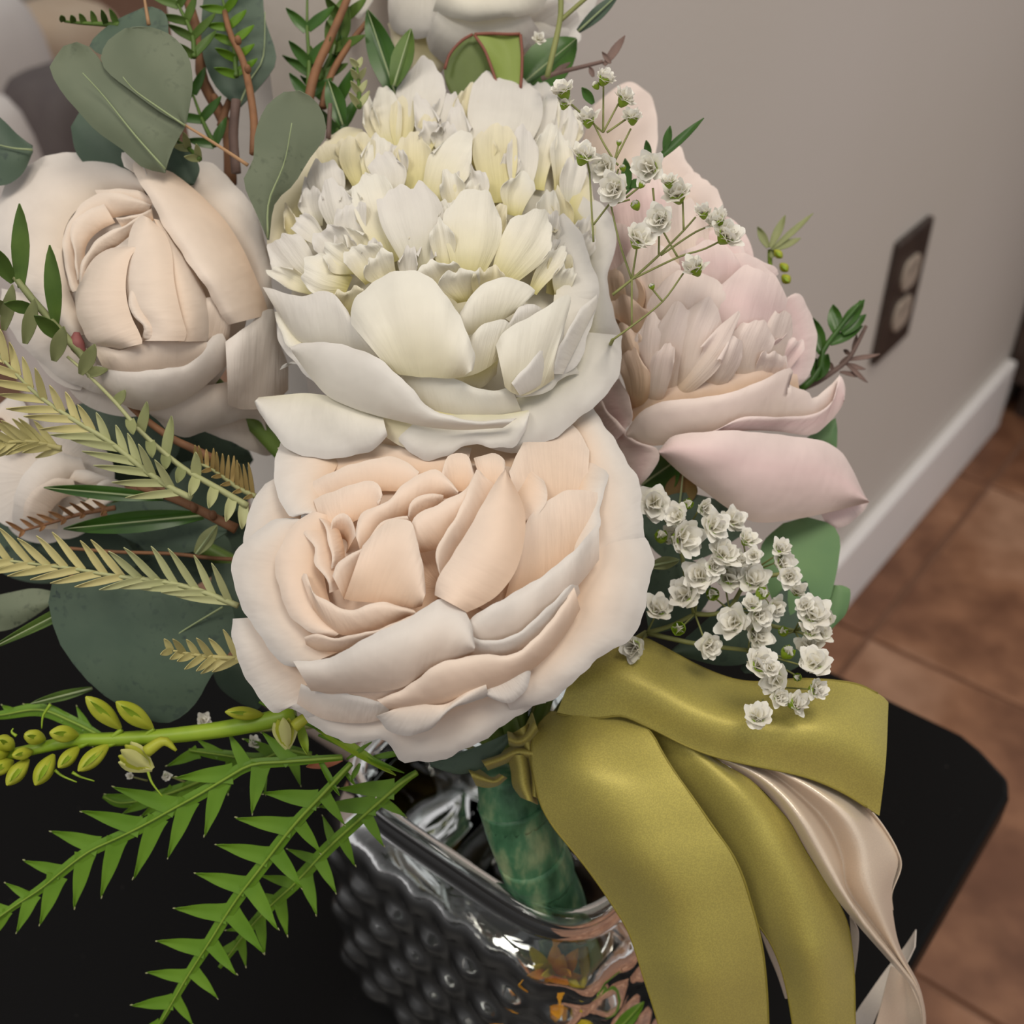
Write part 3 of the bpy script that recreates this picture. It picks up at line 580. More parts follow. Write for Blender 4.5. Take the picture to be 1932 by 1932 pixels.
# outer ring
P('1200,230 1300,170 1370,250 1412,430 1395,620 1310,745', '1080,260 1140,320 1180,420 1190,520 1160,620 1060,720', lift=2, sink=26, off=-20, mat=1, v0=0.2)
P('60,-960 180,-1060 290,-1120 400,-1040 445,-900 450,-760 430,-560', '-20,-700 40,-680 100,-640 160,-600 220,-560 300,-500', lift=-6, sink=20, off=-24, mat=0, v0=0.3)
P('430,-640 540,-720 640,-660 700,-560 760,-480 830,-330', '320,-520 420,-500 500,-460 560,-400 600,-330 640,-260', lift=0, sink=30, off=-20, mat=0, ruffle=6, v0=0.3)
P('640,-560 740,-500 830,-400 860,-300 900,-150 940,-60', '480,-420 560,-360 620,-300 680,-220 740,-120 780,-40', lift=6, sink=30, off=-12, mat=0, ruffle=7, v0=0.3)
P('760,-220 860,-230 960,-130 1000,-60 1100,0 1180,60', '620,-100 700,-60 780,0 860,60 940,120 1020,160', lift=6, sink=30, off=-10, mat=1, ruffle=6, v0=0.2)
P('880,-60 1010,-70 1120,20 1190,120 1222,260 1215,420', '760,120 840,150 900,200 960,270 1000,360 1020,440', lift=10, sink=30, off=-4, mat=1, v0=0.3, bulge=8)
# shells
Q(420, 60, 330, -560, 190, off=-20, mat=1, cup=16); Q(600, 160, 560, -420, 200, off=-14, mat=0, ruffle=6); Q(300, 200, 180, -240, 180, off=-10, mat=1)
Q(720, 320, 760, -150, 190, off=-6, mat=1, cup=16); Q(400, 360, 420, -120, 200, off=-4, mat=0, cup=16); Q(220, 420, 200, 20, 160, off=-4, mat=2)
Q(940, 740, 1070, 30, 230, off=6, mat=1, cup=22, tip=0.18, wave=3); Q(1090, 740, 1200, 280, 120, off=0, mat=0, cup=10); Q(1160, 730, 1280, 420, 95, off=-6, mat=1, ruffle=5)
Q(660, 660, 680, 40, 240, off=8, mat=0, cup=22, tip=0.18, wave=3); Q(960, 770, 1050, 340, 150, off=10, mat=0, cup=14, wave=3); Q(1080, 770, 1170, 520, 90, off=8, mat=0, ruffle=4)
Q(300, 600, 230, 200, 150, off=4, mat=2); Q(190, 480, 110, 320, 100, off=6, mat=2, ruffle=5)
Q(360, 900, 250, 360, 115, off=12, mat=2, cup=12, wave=3); Q(420, 890, 420, 310, 115, off=16, mat=0, cup=14, wave=3); Q(480, 870, 600, 240, 130, off=20, mat=0, cup=16, wave=3, tip=0.2)
Q(580, 840, 770, 220, 140, off=22, mat=0, cup=18, wave=3, tip=0.2); Q(760, 800, 900, 420, 120, off=20, mat=0, cup=14, wave=3); Q(540, 840, 955, 285, 70, off=30, mat=0, cup=10, bend=12, tip=0.5, wave=2)
Q(420, 880, 520, 480, 70, off=26, mat=0, cup=10, wave=2); Q(330, 910, 290, 520, 85, off=22, mat=2, cup=12, wave=2)

# ---- the white peony at the top, cut by the frame
f = Flower('peony', 'pale white peony above the red-edged leaf at the top', 'peony', 0.42, (900, -90), (215, 215), 150, 0.3, (600, 0, 0.31056), IVORY, seed=31)
f.core(off=-60, mat=1)
P = f.petal; Q = f.q
Q(1150, 420, 1560, 40, 190, off=-24, mat=1); P('1250,330 1400,260 1540,220 1660,110 1720,-40', '1150,200 1240,120 1300,40 1340,-60 1360,-160', lift=0, sink=20, off=-24, mat=1)
P('430,140 450,300 520,420 640,470 760,420 800,330', '560,60 600,140 660,200 720,220 780,200 840,160', lift=8, sink=10, off=0, mat=2, v0=0.1)
P('660,230 700,330 800,400 960,420 1120,380 1240,300 1340,180', '760,-20 820,40 900,60 980,70 1060,60 1140,20 1200,-40', lift=14, sink=10, off=12, mat=1, v0=0.2, bulge=14)
P('420,-60 425,60 450,160 560,230 680,220 740,100', '500,-160 540,-120 580,-80 620,-60 680,-60 740,-80', lift=10, sink=10, off=4, mat=1, v0=0.3)
P('700,60 840,110 1000,130 1160,110 1340,60 1420,-60', '760,-140 880,-110 1000,-100 1120,-110 1220,-140 1300,-200', lift=14, sink=4, off=26, mat=0, v0=0.4, bulge=10)
P('180,-20 200,60 250,110 300,60 330,-40', '300,-120 330,-100 360,-80 390,-80 410,-120', lift=0, sink=10, off=-10, mat=1)

# ---- the white rose half hidden at the left edge
f = Flower('garden_rose', 'white rose mostly hidden behind the yellow-green sprigs', 'rose', 0.385, (90, 900), (150, 150), 80, 0.2, (0, 650, 0.3624), CREAM, seed=37)
f.core(off=-40, mat=1)
P = f.petal
P('70,960 62,860 100,740 180,610 300,560 420,590', '300,960 300,880 320,800 360,740 400,700 460,690', lift=4, sink=20, off=-6, mat=1, bulge=8)
P('400,640 520,680 640,730 620,800 500,860 320,900', '360,700 420,720 480,740 480,780 440,820 340,850', lift=4, sink=10, off=0, mat=1)
P('-20,330 80,260 140,330 150,470 60,560', '-60,420 0,380 40,420 40,470 0,520', lift=6, sink=10, off=4, mat=1)
P('120,900 160,780 260,700 380,700', '240,920 270,860 330,800 400,780', lift=14, sink=10, off=10, mat=0, v0=0.4)
P('620,720 560,700 520,720 500,760', '700,790 660,780 620,780 580,800', lift=4, sink=6, off=10, mat=1, v0=0.5)
# ------------------------------------------------------------------ foliage
def crop(ox, oy, k): return lambda s: [(ox+k*a, oy+k*b) for a, b in pts(s)] if isinstance(s, str) else [(ox+k*q[0], oy+k*q[1])+tuple(q[2:]) for q in s]
C1 = crop(0, 0, 0.3623); C3 = crop(1000, 0, 0.3623); C5 = crop(0, 650, 0.3624); C6 = crop(0, 1250, 0.4141); C7 = crop(580, 1250, 0.3623); C8 = crop(1050, 850, 0.3623); C9 = crop(1232, 1232, 0.3623); CT = crop(600, 0, 0.31056); FULL = crop(0, 0, 1.0)
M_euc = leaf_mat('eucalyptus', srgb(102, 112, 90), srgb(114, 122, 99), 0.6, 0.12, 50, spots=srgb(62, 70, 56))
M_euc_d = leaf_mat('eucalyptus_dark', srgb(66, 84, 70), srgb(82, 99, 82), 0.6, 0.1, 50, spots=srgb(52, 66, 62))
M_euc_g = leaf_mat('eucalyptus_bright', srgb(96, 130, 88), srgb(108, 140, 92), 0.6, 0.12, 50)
M_vein = leaf_mat('pale_vein', srgb(140, 154, 114), srgb(150, 162, 120), 0.6, 0.0)
M_redstem = leaf_mat('red_stem', srgb(150, 118, 84), srgb(166, 128, 92), 0.6, 0.0)
M_brown = leaf_mat('brown_stem', srgb(104, 72, 50), srgb(140, 98, 66), 0.7, 0.0, 90)
M_darktwig = leaf_mat('dark_twig', srgb(92, 74, 68), srgb(118, 96, 88), 0.7, 0.0, 90)
M_frond = leaf_mat('fern_green', srgb(88, 128, 22), srgb(104, 142, 34), 0.5, 0.2, 70)
M_frond_rib = leaf_mat('fern_rib', srgb(112, 140, 40), srgb(126, 150, 54), 0.5, 0.0, 70)
M_needle = leaf_mat('needle_green', srgb(72, 100, 40), srgb(98, 124, 54), 0.5, 0.15, 70)
M_olive = leaf_mat('olive_leaf', srgb(130, 138, 92), srgb(152, 156, 108), 0.6, 0.15, 70)
M_straw = leaf_mat('straw_needle', srgb(186, 178, 118), srgb(206, 196, 140), 0.6, 0.15, 70)
M_strawg = leaf_mat('green_straw_needle', srgb(168, 172, 122), srgb(186, 188, 140), 0.6, 0.15, 70)
M_deep = leaf_mat('deep_green', srgb(48, 82, 30), srgb(66, 104, 36), 0.35, 0.08, 70)
M_lime = leaf_mat('lime_bud', srgb(160, 168, 40), srgb(182, 186, 66), 0.45, 0.2, 90)
M_limeg = leaf_mat('lime_green', srgb(122, 154, 34), srgb(146, 170, 48), 0.45, 0.1, 90)

def leaf(name, L, R, D, mat, parent, bulge=8, D2=None, fold=0.0, wavy=3.0, M=16, N=11, seed=0, **kw):
    """blade between two edge lines that run from its stalk end to its tip (pixels); D at the stalk, D2 at the tip"""
    D2 = D if D2 is None else D2; L = smooth_curve(L, M); R = smooth_curve(R, M)
    u = np.linspace(0, 1, N)[None, :]; t = np.linspace(0, 1, M)[:, None]; px = D/FPX
    X = L[:, :1]*(1-u)+R[:, :1]*u; Y = L[:, 1:2]*(1-u)+R[:, 1:2]*u
    rg = np.random.RandomState(seed+int(abs(L[0, 0])*3+abs(R[1, 1])*7) % 9999); ph = rg.rand(3)*6.28
    E = bulge*np.sin(math.pi*u)*np.sin(math.pi*np.clip(t, 0.02, 0.98))+fold*np.abs(2*u-1)+wavy*np.sin(t*5+ph[0]+u*2)+wavy*0.6*np.sin(u*7+ph[1]+t*3)
    P = at(X, Y, D*(1-t)+D2*t+0*u-px*E)
    return sheet(name, P, mat, parent, None, 0.00028, **kw)
def vein(parent, pix, D, r=0.00035, mat=None, off=0.0008, D2=None):
    n = len(pix); return tube('midrib', [at(q[0], q[1], (D+((D2 or D)-D)*i/max(1, n-1))-off) for i, q in enumerate(pix)], [r, r*0.4], mat or M_vein, parent, sides=5)
def blade(name, b, e, w, D, D2, mat, parent, bend=0.0, fold=0.25, tw=0.12, M=7, N=5, peak=0.45, bw=0.35, lift=0.0, lobe=False):
    """narrow leaflet from pixel b to pixel e, half width w px"""
    b = np.array(b, float); e = np.array(e, float); ax = e-b; L = np.linalg.norm(ax)+1e-6; ax /= L; pr = np.array([-ax[1], ax[0]])
    t = np.linspace(0, 1, M)[:, None]; u = np.linspace(-1, 1, N)[None, :]
    hw = w*np.where(t < peak, bw+(1-bw)*np.sin(t/peak*math.pi/2), np.cos((t-peak)/(1-peak)*math.pi/2)**0.8+0.04)
    if lobe: hw = w*(0.75*(1-t)**5+(0.72+0.30*np.sin(np.clip(t/0.8, 0, 1)*math.pi))*(1-t**3.2)**0.9)
    side = u*hw+bend*np.sin(t*math.pi*0.5)**2*L*0.5; al = t*L
    X = b[0]+ax[0]*al+pr[0]*side; Y = b[1]+ax[1]*al+pr[1]*side
    px = D/FPX; E = -fold*w*(1-np.abs(u))*1.2+tw*w*u*t*4+lift*np.sin(t*math.pi)
    return sheet(name, at(X, Y, D*(1-t)+D2*t+0*u-px*E), mat, parent, None, 0.0002)
def sprig(name, label, cat, start): return thing(name, label, cat, at(start[0], start[1], start[2]))
def to_knot(root, x, y, D, r=0.0012, mat=None):
    """the rest of a stalk, from (x, y, D) back to the binding"""
    a = at(x, y, D); m = 0.5*(a+KNOT)+np.array([0, 0.012, -0.004])
    tube('stalk', [a, m, KNOT], r, mat or M_stem, root, sides=6, n=8)

# ---- eucalyptus
def eucalyptus(label, conv, Ls, Rs, D, mat, D2=None, rib=None, stalk=None, **kw):
    L = conv(Ls); R = conv(Rs); r = sprig('eucalyptus_leaf', label, 'leaf', (L[0][0], L[0][1], D))
    leaf('blade', L, R, D, mat, r, D2=D2, **kw)
    if rib: vein(r, conv(rib), D, D2=D2, off=0.0026)
    if stalk: ptube('stalk', conv(stalk), D-0.0015, [0.0004, 0.0006], M_redstem, r, sides=6)
    return r
eucalyptus('grey-green eucalyptus leaf overlapping a rounder one above the cream rose', C1, '860,900 740,870 640,780 500,680 400,570 330,490 270,390 262,340 330,240', '860,900 890,800 930,720 960,655 800,540 660,450 540,340 480,255 400,218', 0.352, M_euc, 0.345, '860,880 700,700 540,500 430,380')
eucalyptus('round grey-green eucalyptus leaf with pale midrib and reddish stalk', C1, '965,655 830,580 680,470 570,385 525,310 560,215 650,150', '965,655 990,540 1003,420 980,290 900,190 790,142 690,142', 0.349, M_euc, 0.343, '965,655 840,570 700,470 640,400', '960,650 1060,710 1200,800 1290,860')
eucalyptus('bluish eucalyptus leaf behind the round grey-green one', C1, '760,330 600,310 480,260 480,210 600,110 750,40', '780,330 900,260 878,180 875,110 850,60 790,35', 0.362, M_euc_d, 0.368, None, '750,-20 775,130')
eucalyptus('olive-grey eucalyptus leaf tucked against the white peony', C1, '1395,1250 1330,1100 1285,1000 1270,930 1320,830 1330,690 1390,550 1480,480', '1400,1250 1430,1060 1530,960 1610,830 1690,720 1692,620 1640,520 1560,472', 0.352, M_euc, 0.344, '1395,1240 1400,1050 1480,850 1520,640')
eucalyptus('dark green eucalyptus leaf at the left edge above the cream rose', C1, '170,760 90,700 20,630 -60,570 -160,560', '170,790 120,900 40,960 -60,960 -160,900', 0.372, M_euc_d, 0.368, '170,780 60,770 -60,740')
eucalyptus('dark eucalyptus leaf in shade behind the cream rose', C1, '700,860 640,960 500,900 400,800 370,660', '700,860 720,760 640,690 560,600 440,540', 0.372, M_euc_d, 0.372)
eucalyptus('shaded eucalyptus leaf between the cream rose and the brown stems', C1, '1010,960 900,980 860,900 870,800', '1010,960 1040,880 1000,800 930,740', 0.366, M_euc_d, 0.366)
eucalyptus('tall dusty grey eucalyptus leaf standing behind the brown stems', C1, '1250,560 1130,460 1060,300 1050,100 1080,-80 1160,-160', '1250,560 1380,420 1440,300 1380,100 1360,-80 1280,-160', 0.383, M_euc_d, 0.388, '1250,540 1300,420 1370,300 1380,60')
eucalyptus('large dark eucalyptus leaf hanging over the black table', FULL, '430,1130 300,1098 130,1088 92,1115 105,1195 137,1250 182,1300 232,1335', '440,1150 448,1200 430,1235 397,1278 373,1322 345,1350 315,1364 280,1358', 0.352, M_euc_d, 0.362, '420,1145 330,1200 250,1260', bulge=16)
eucalyptus('bright green eucalyptus leaf below the drooping pink petal', C8, '1180,900 1100,720 1060,560 1080,470 1180,380', '1200,900 1400,800 1445,690 1470,560 1476,460 1430,385 1300,345', 0.372, M_euc_g, 0.378)
eucalyptus('small green eucalyptus leaf at the outer end of the lower florets', C8, '1400,960 1380,860 1400,760 1440,700', '1400,960 1460,900 1510,840 1530,730 1490,705', 0.374, M_euc_g, 0.376)
eucalyptus('sliver of eucalyptus leaf between the two drooping pink petals', crop(1100, 500, 0.31056), '1350,1060 1400,1020 1470,970 1535,930', '1350,1080 1440,1110 1530,1130 1545,1020', 0.384, M_euc_g, 0.386)
for i, (lab, a, b, D) in enumerate((
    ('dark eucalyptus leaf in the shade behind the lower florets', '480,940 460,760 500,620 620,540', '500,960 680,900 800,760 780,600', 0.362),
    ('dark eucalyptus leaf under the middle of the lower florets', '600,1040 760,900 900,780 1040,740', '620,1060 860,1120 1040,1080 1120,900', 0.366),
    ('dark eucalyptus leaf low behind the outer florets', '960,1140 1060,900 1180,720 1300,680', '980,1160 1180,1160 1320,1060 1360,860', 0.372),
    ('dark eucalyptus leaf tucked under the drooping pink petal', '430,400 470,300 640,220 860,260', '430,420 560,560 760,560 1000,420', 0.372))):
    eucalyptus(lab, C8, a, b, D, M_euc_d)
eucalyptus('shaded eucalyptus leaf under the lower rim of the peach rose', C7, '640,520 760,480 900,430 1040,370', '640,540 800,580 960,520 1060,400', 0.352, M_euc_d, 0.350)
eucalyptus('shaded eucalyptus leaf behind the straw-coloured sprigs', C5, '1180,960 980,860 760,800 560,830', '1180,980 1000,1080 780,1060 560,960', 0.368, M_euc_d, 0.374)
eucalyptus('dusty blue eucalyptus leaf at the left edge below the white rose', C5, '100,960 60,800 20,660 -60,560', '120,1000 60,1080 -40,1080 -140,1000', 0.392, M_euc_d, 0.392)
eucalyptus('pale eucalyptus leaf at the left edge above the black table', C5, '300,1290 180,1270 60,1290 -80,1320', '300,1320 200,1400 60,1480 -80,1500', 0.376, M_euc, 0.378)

# ---- red-edged leaf and dark leaves under the top peony
r = sprig('folded_leaf', 'folded green leaf with a dark red edge above the white peony', 'leaf', (930, 170, 0.385))
leaf('blade', CT('900,640 800,560 765,420 800,330 870,250 930,210'), CT('1050,640 1090,480 1060,400 1030,320 1000,260 950,205'), 0.383, leaf_mat('leaf_green', srgb(88, 104, 46), srgb(98, 116, 52), 0.5, 0.1), r, bulge=6)
leaf('blade', CT('1060,560 1070,460 1040,350 1000,270 950,207'), CT('1230,560 1240,440 1240,330 1238,250 1225,207'), 0.380, leaf_mat('leaf_light_green', srgb(124, 142, 58), srgb(134, 152, 66), 0.5, 0.15), r, bulge=-6)
M_redge = leaf_mat('leaf_red_edge', srgb(116, 68, 56), srgb(132, 78, 62), 0.6, 0.0)
for p in ('1090,520 1050,400 1010,300 950,212', '950,208 1050,204 1150,208 1228,206', '1230,210 1240,320 1238,440 1230,540', '770,420 800,330 870,250 940,208'):
    ptube('red_edge', CT(p), 0.3795, 0.0005, M_redge, r, sides=6)
def simple_leaf(label, conv, b, e, w, D, mat, D2=None, bend=0, name='leaf_blade'):
    b = conv([b])[0]; e = conv([e])[0]; r = sprig(name, label, 'leaf', (b[0], b[1], D))
    o = blade('blade', b, e, w, D, D2 or D, mat, r, bend=bend, M=12, N=7); vein(r, [b, ((b[0]+e[0])/2, (b[1]+e[1])/2), e], D, 0.0004, D2=D2) if bend == 0 else None
    return r
simple_leaf('dark green pointed leaf beside the red-edged leaf', CT, (1230, 520), (1570, 235), 42, 0.386, M_deep)
simple_leaf('upright pointed yellow-green leaf beside the top peony', CT, (460, 520), (565, 175), 20, 0.376, M_needle)
simple_leaf('broad dark green leaf left of the top peony', CT, (480, 600), (300, 60), 26, 0.384, M_deep)
simple_leaf('long green leaf crossing behind the brown stems', CT, (150, 760), (60, 480), 18, 0.378, M_deep)
simple_leaf('thin dark leaf pointing up beside the top peony', CT, (1580, 190), (1830, -40), 12, 0.38, M_euc_d)
simple_leaf('upright green leaf against the top peony in the brown stems', CT, (90, 330), (160, -20), 22, 0.39, M_needle)
simple_leaf('dark green leaf in the gap beneath the pink drooping petals', C8, (440, 180), (640, 40), 40, 0.375, M_deep)
simple_leaf('olive leaf with red edge beneath the pink drooping petals', C8, (640, 290), (660, 110), 30, 0.372, leaf_mat('olive_red_leaf', srgb(104, 92, 44), srgb(128, 84, 52), 0.6, 0.05))
simple_leaf('small yellow leaf tip beside the peach rose and lower florets', C8, (490, 600), (640, 570), 12, 0.35, M_olive)

# ---- feathery sprigs: a rib with narrow leaflets on both sides
def feathery(name, label, spine, D, D2, up, down, mats, rib_mat, w=5.5, rib=0.0009, stalk=True, ribw2=0.4, jit=0.12, bend=0.12):
    """up / down: lists of (t on the spine, tip x, tip y) in full pixels"""
    S = smooth_curve(spine, 60); r = sprig(name, label, 'foliage', (S[0, 0], S[0, 1], D))
    dep = lambda t: D*(1-t)+D2*t
    tube('rib', [at(S[i, 0], S[i, 1], dep(i/59.0)) for i in range(0, 60, 4)], [rib, rib*ribw2], rib_mat, r, sides=6)
    for side, lst in ((1, up), (-1, down)):
        for (t, x, y) in lst:
            i = int(max(0, min(59, t*59))); b = S[i]; d = dep(t)
            L = math.hypot(x-b[0], y-b[1]); m = mats[0] if isinstance(mats, (list, tuple)) and t > mats[2] else (mats[1] if isinstance(mats, (list, tuple)) else mats)
            ww = w if not callable(w) else w(L)
            blade('leaflet', b, (x, y), ww, d, d-0.004+rnd.uniform(-jit, jit)*0.03, m, r, bend=side*bend*rnd.uniform(0.5, 1.3), peak=0.3, bw=0.85, M=9)
    return r
def auto_tips(spine, t0, t1, n, side, length, ang, l2=None, jit=0.1):
    """tips for n leaflets on one side: at angle ang (degrees) from the rib direction towards the far end"""
    S = smooth_curve(spine, 60); out = []
    for k in range(n):
        t = t0+(t1-t0)*k/max(1, n-1); i = int(t*59); a = S[min(59, i+1)]-S[max(0, i-1)]; a /= np.linalg.norm(a)
        L = (length if l2 is None else length+(l2-length)*k/max(1, n-1))*rnd.uniform(1-jit, 1+jit); w = math.radians(ang*rnd.uniform(0.85, 1.15))*side
        c, s_ = math.cos(w), math.sin(w); v = np.array([a[0]*c-a[1]*s_, a[0]*s_+a[1]*c])*L
        out.append((t, S[i, 0]+v[0], S[i, 1]+v[1]))
    return out
STRAW = (M_straw, M_strawg, 0.45)
sp = C5('1000,800 880,740 750,650 560,500 350,370 170,240 0,60 -80,-20')
feathery('straw_sprig', 'straw-yellow feathery sprig in front of the cream rose and the brown stems', sp, 0.338, 0.326,
         auto_tips(sp, 0.10, 0.97, 13, 1, 66, 30, 60), auto_tips(sp, 0.06, 0.97, 14, -1, 108, 27, 86), STRAW, M_strawg, w=7.5, rib=0.0010, bend=0.1)
sp = C5('1290,840 1120,740 950,640 750,470 600,300 450,150 300,20')
r = feathery('olive_sprig', 'olive feathery sprig with curled leaflets along the cream rose', sp, 0.343, 0.338,
         [(0.24, *C5([(1010, 560)])[0]), (0.40, *C5([(880, 370)])[0]), (0.54, *C5([(755, 295)])[0]), (0.68, *C5([(650, 235)])[0]), (0.85, *C5([(560, 120)])[0])],
         [(0.02, *C5([(1250, 960)])[0]), (0.08, *C5([(1170, 920)])[0]), (0.16, *C5([(1080, 850)])[0]), (0.24, *C5([(985, 790)])[0]), (0.32, *C5([(920, 720)])[0]), (0.40, *C5([(860, 650)])[0]), (0.48, *C5([(790, 590)])[0]), (0.60, *C5([(690, 470)])[0])], (M_olive, M_strawg, 0.3), M_strawg, w=10, rib=0.0010)
sp = C5('320,540 150,505 0,510 -90,500')
feathery('straw_sprig', 'short golden sprig tip at the left edge above the white rose', sp, 0.345, 0.34, auto_tips(sp, 0.1, 0.95, 9, 1, 70, 30), auto_tips(sp, 0.0, 0.95, 9, -1, 58, 26), M_straw, M_straw, w=6.5)
sp = C5('1240,1360 1050,1285 850,1235 600,1205 400,1170 200,1145 0,1120 -90,1110')
feathery('straw_sprig', 'long straw-green feathery sprig lying above the big eucalyptus leaf', sp, 0.338, 0.345,
         auto_tips(sp, 0.04, 0.97, 14, 1, 88, 36, 84), auto_tips(sp, 0.04, 0.97, 12, -1, 96, 15, 96), STRAW, M_strawg, w=7.0, rib=0.0009)
sp = C5('1300,1650 1220,1635 1050,1620 880,1590')
feathery('straw_sprig', 'small pale sprig tip poking out from under the peach rose', sp, 0.34, 0.336, auto_tips(sp, 0.15, 0.98, 6, 1, 58, 44, 26), auto_tips(sp, 0.15, 0.98, 7, -1, 62, 32, 24), M_straw, M_straw, w=6.5)
sp = C5('1330,790 1230,740 1120,660 1010,605')
feathery('bronze_sprig', 'bronze-tipped tuft between the cream and the peach roses', sp, 0.352, 0.348, auto_tips(sp, 0.05, 0.97, 12, 1, 62, 58, 30), auto_tips(sp, 0.05, 0.9, 6, -1, 20, 40), leaf_mat('bronze_needle', srgb(176, 150, 96), srgb(190, 170, 112), 0.6, 0.15), M_strawg, w=4.2)
sp = C5('600,850 430,880 260,930 100,975')
feathery('bronze_sprig', 'rusty brown sprig in front of the white rose at the left', sp, 0.362, 0.362, auto_tips(sp, 0.1, 0.97, 9, 1, 34, 40), auto_tips(sp, 0.1, 0.95, 5, -1, 16, 30), leaf_mat('rust_needle', srgb(140, 100, 66), srgb(158, 116, 76), 0.7, 0.1), M_brown, w=4)
# rolled green leaves among them
r = simple_leaf('glossy rolled dark green leaf in front of the white rose', C5, (850, 800), (228, 745), 13, 0.352, M_deep)
simple_leaf('long lobed dark green leaf under the glossy rolled one', C5, (1060, 890), (330, 960), 20, 0.362, M_deep)
simple_leaf('narrow green leaf along the edge of the big eucalyptus leaf', C5, (700, 1200), (-60, 1590), 12, 0.36, M_needle)
simple_leaf('small green leaf low at the left over the black table', C5, (480, 1790), (160, 1870), 9, 0.37, M_needle)
simple_leaf('small olive leaf in the gap left of the peach rose', C5, (1020, 1090), (1130, 940), 14, 0.36, M_olive)
def twig(label, conv, s, D, r, mat, name='woody_stem', D2=None):
    p = conv(s); D2 = D2 or D; t = thing(name, label, 'stem', at(p[0][0], p[0][1], D))
    n = len(p); tube('bark', [at(q[0], q[1], D+(D2-D)*i/(n-1)) for i, q in enumerate(p)], [v*0.72 for v in r], mat, t, sides=8)
    return t
def node_bumps(t, conv, s, D, r, mat):
    for q in conv(s):
        c = at(q[0], q[1], D); V = []; 
        for j in range(6):
            ph = math.pi*(j/5-0.5)
            for i in range(8): V.append(c+0.68*r*np.array([math.cos(ph)*math.cos(i*math.pi/4), math.cos(ph)*math.sin(i*math.pi/4), math.sin(ph)*1.4]))
        mesh_obj('node', V, grid_faces(6, 8, True), mat, t)
t = twig('brown woody stem crossing below the straw sprig', C5, '1230,960 1170,930 950,820 720,735', 0.352, [0.0022, 0.0016], M_brown); node_bumps(t, C5, '1110,890 1010,850', 0.3505, 0.0018, M_brown)
twig('reddish stem beside the cream rose', C5, '1120,600 1000,540 880,480 700,340 560,180', 0.35, [0.0018, 0.0012], M_brown)
twig('thin rusty stem behind the long straw-green sprig', C5, '1240,1120 1080,1110 900,1090 600,1080 350,1060', 0.366, [0.0009, 0.0007], M_brown)
t = twig('thick brown stem rising beside the eucalyptus', C1, '1200,960 1190,700 1130,560 1050,400 1040,220 960,-60', 0.392, [0.003, 0.0021], M_brown, D2=0.385); node_bumps(t, C1, '1120,520 1055,250', 0.387, 0.0022, M_brown)
twig('forked brown stem in front of the thick one', C1, '1150,660 1180,560 1210,500', 0.388, [0.0019, 0.0015], M_brown)
t = twig('orange-brown stem behind the olive-grey eucalyptus leaf', C1, '1320,800 1320,600 1270,330 1200,180 1170,60', 0.366, [0.0018, 0.0012], M_brown, D2=0.38); node_bumps(t, C1, '1290,360 1240,210', 0.366, 0.0016, M_brown)
t = twig('straight brown stem left of the top peony', C1, '1600,560 1640,380 1720,200 1790,40 1830,-60', 0.378, [0.0022, 0.0016], M_brown, D2=0.388)
twig('brown stem leaning right behind the white peony', C1, '1680,560 1720,400 1820,230 1932,90', 0.382, [0.0018, 0.0012], M_brown, D2=0.39)
twig('slender grey stem rising from the white peony', C1, '1710,720 1720,540', 0.372, [0.0011, 0.0009], M_darktwig)
twig('dark brown stem behind the round eucalyptus leaf', C1, '1230,900 1215,700 1230,520', 0.372, [0.0022, 0.002], M_darktwig)

# green needle sprigs standing in the top left
def needle(label, spine, D, n, length, ang, mat, w=7, sides=(1, -1), l2=None, rib=M_needle):
    up = auto_tips(spine, 0.05, 0.97, n, 1, length, ang, l2) if 1 in sides else []
    dn = auto_tips(spine, 0.02, 0.97, n, -1, length, ang, l2) if -1 in sides else []
    return feathery('needle_sprig', label, spine, D, D+0.006, up, dn, mat, rib, w=w)
needle('dark green comb-like sprig tip over the blurred background', C1('620,130 520,125 420,120 320,110'), 0.366, 6, 34, 62, M_needle, 6, (1,), 12)
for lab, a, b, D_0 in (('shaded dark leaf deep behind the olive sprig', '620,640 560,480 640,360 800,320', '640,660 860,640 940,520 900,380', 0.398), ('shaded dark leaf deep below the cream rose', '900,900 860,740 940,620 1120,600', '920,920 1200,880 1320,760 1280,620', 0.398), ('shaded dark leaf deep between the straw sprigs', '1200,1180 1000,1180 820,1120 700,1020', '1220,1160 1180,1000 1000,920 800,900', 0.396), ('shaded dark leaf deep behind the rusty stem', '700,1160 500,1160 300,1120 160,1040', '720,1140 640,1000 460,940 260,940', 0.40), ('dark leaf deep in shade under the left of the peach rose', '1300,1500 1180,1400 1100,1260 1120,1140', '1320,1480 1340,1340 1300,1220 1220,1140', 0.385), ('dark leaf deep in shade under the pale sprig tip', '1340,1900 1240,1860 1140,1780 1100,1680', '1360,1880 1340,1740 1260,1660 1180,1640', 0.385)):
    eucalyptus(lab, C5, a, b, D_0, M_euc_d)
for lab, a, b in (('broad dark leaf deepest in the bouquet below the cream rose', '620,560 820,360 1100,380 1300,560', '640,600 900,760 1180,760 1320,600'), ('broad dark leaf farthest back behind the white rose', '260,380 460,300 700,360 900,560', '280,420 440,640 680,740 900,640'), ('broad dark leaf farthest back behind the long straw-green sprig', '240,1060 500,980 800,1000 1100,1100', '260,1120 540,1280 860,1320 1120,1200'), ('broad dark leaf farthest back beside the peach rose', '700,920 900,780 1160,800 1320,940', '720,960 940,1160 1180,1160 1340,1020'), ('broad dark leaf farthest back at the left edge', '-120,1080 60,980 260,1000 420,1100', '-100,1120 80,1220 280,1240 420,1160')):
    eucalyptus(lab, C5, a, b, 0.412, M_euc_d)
needle('green needle sprig leaning over the bluish eucalyptus leaf', C1('1010,300 1000,180 930,30 880,-60'), 0.374, 5, 58, 45, M_needle, 8)
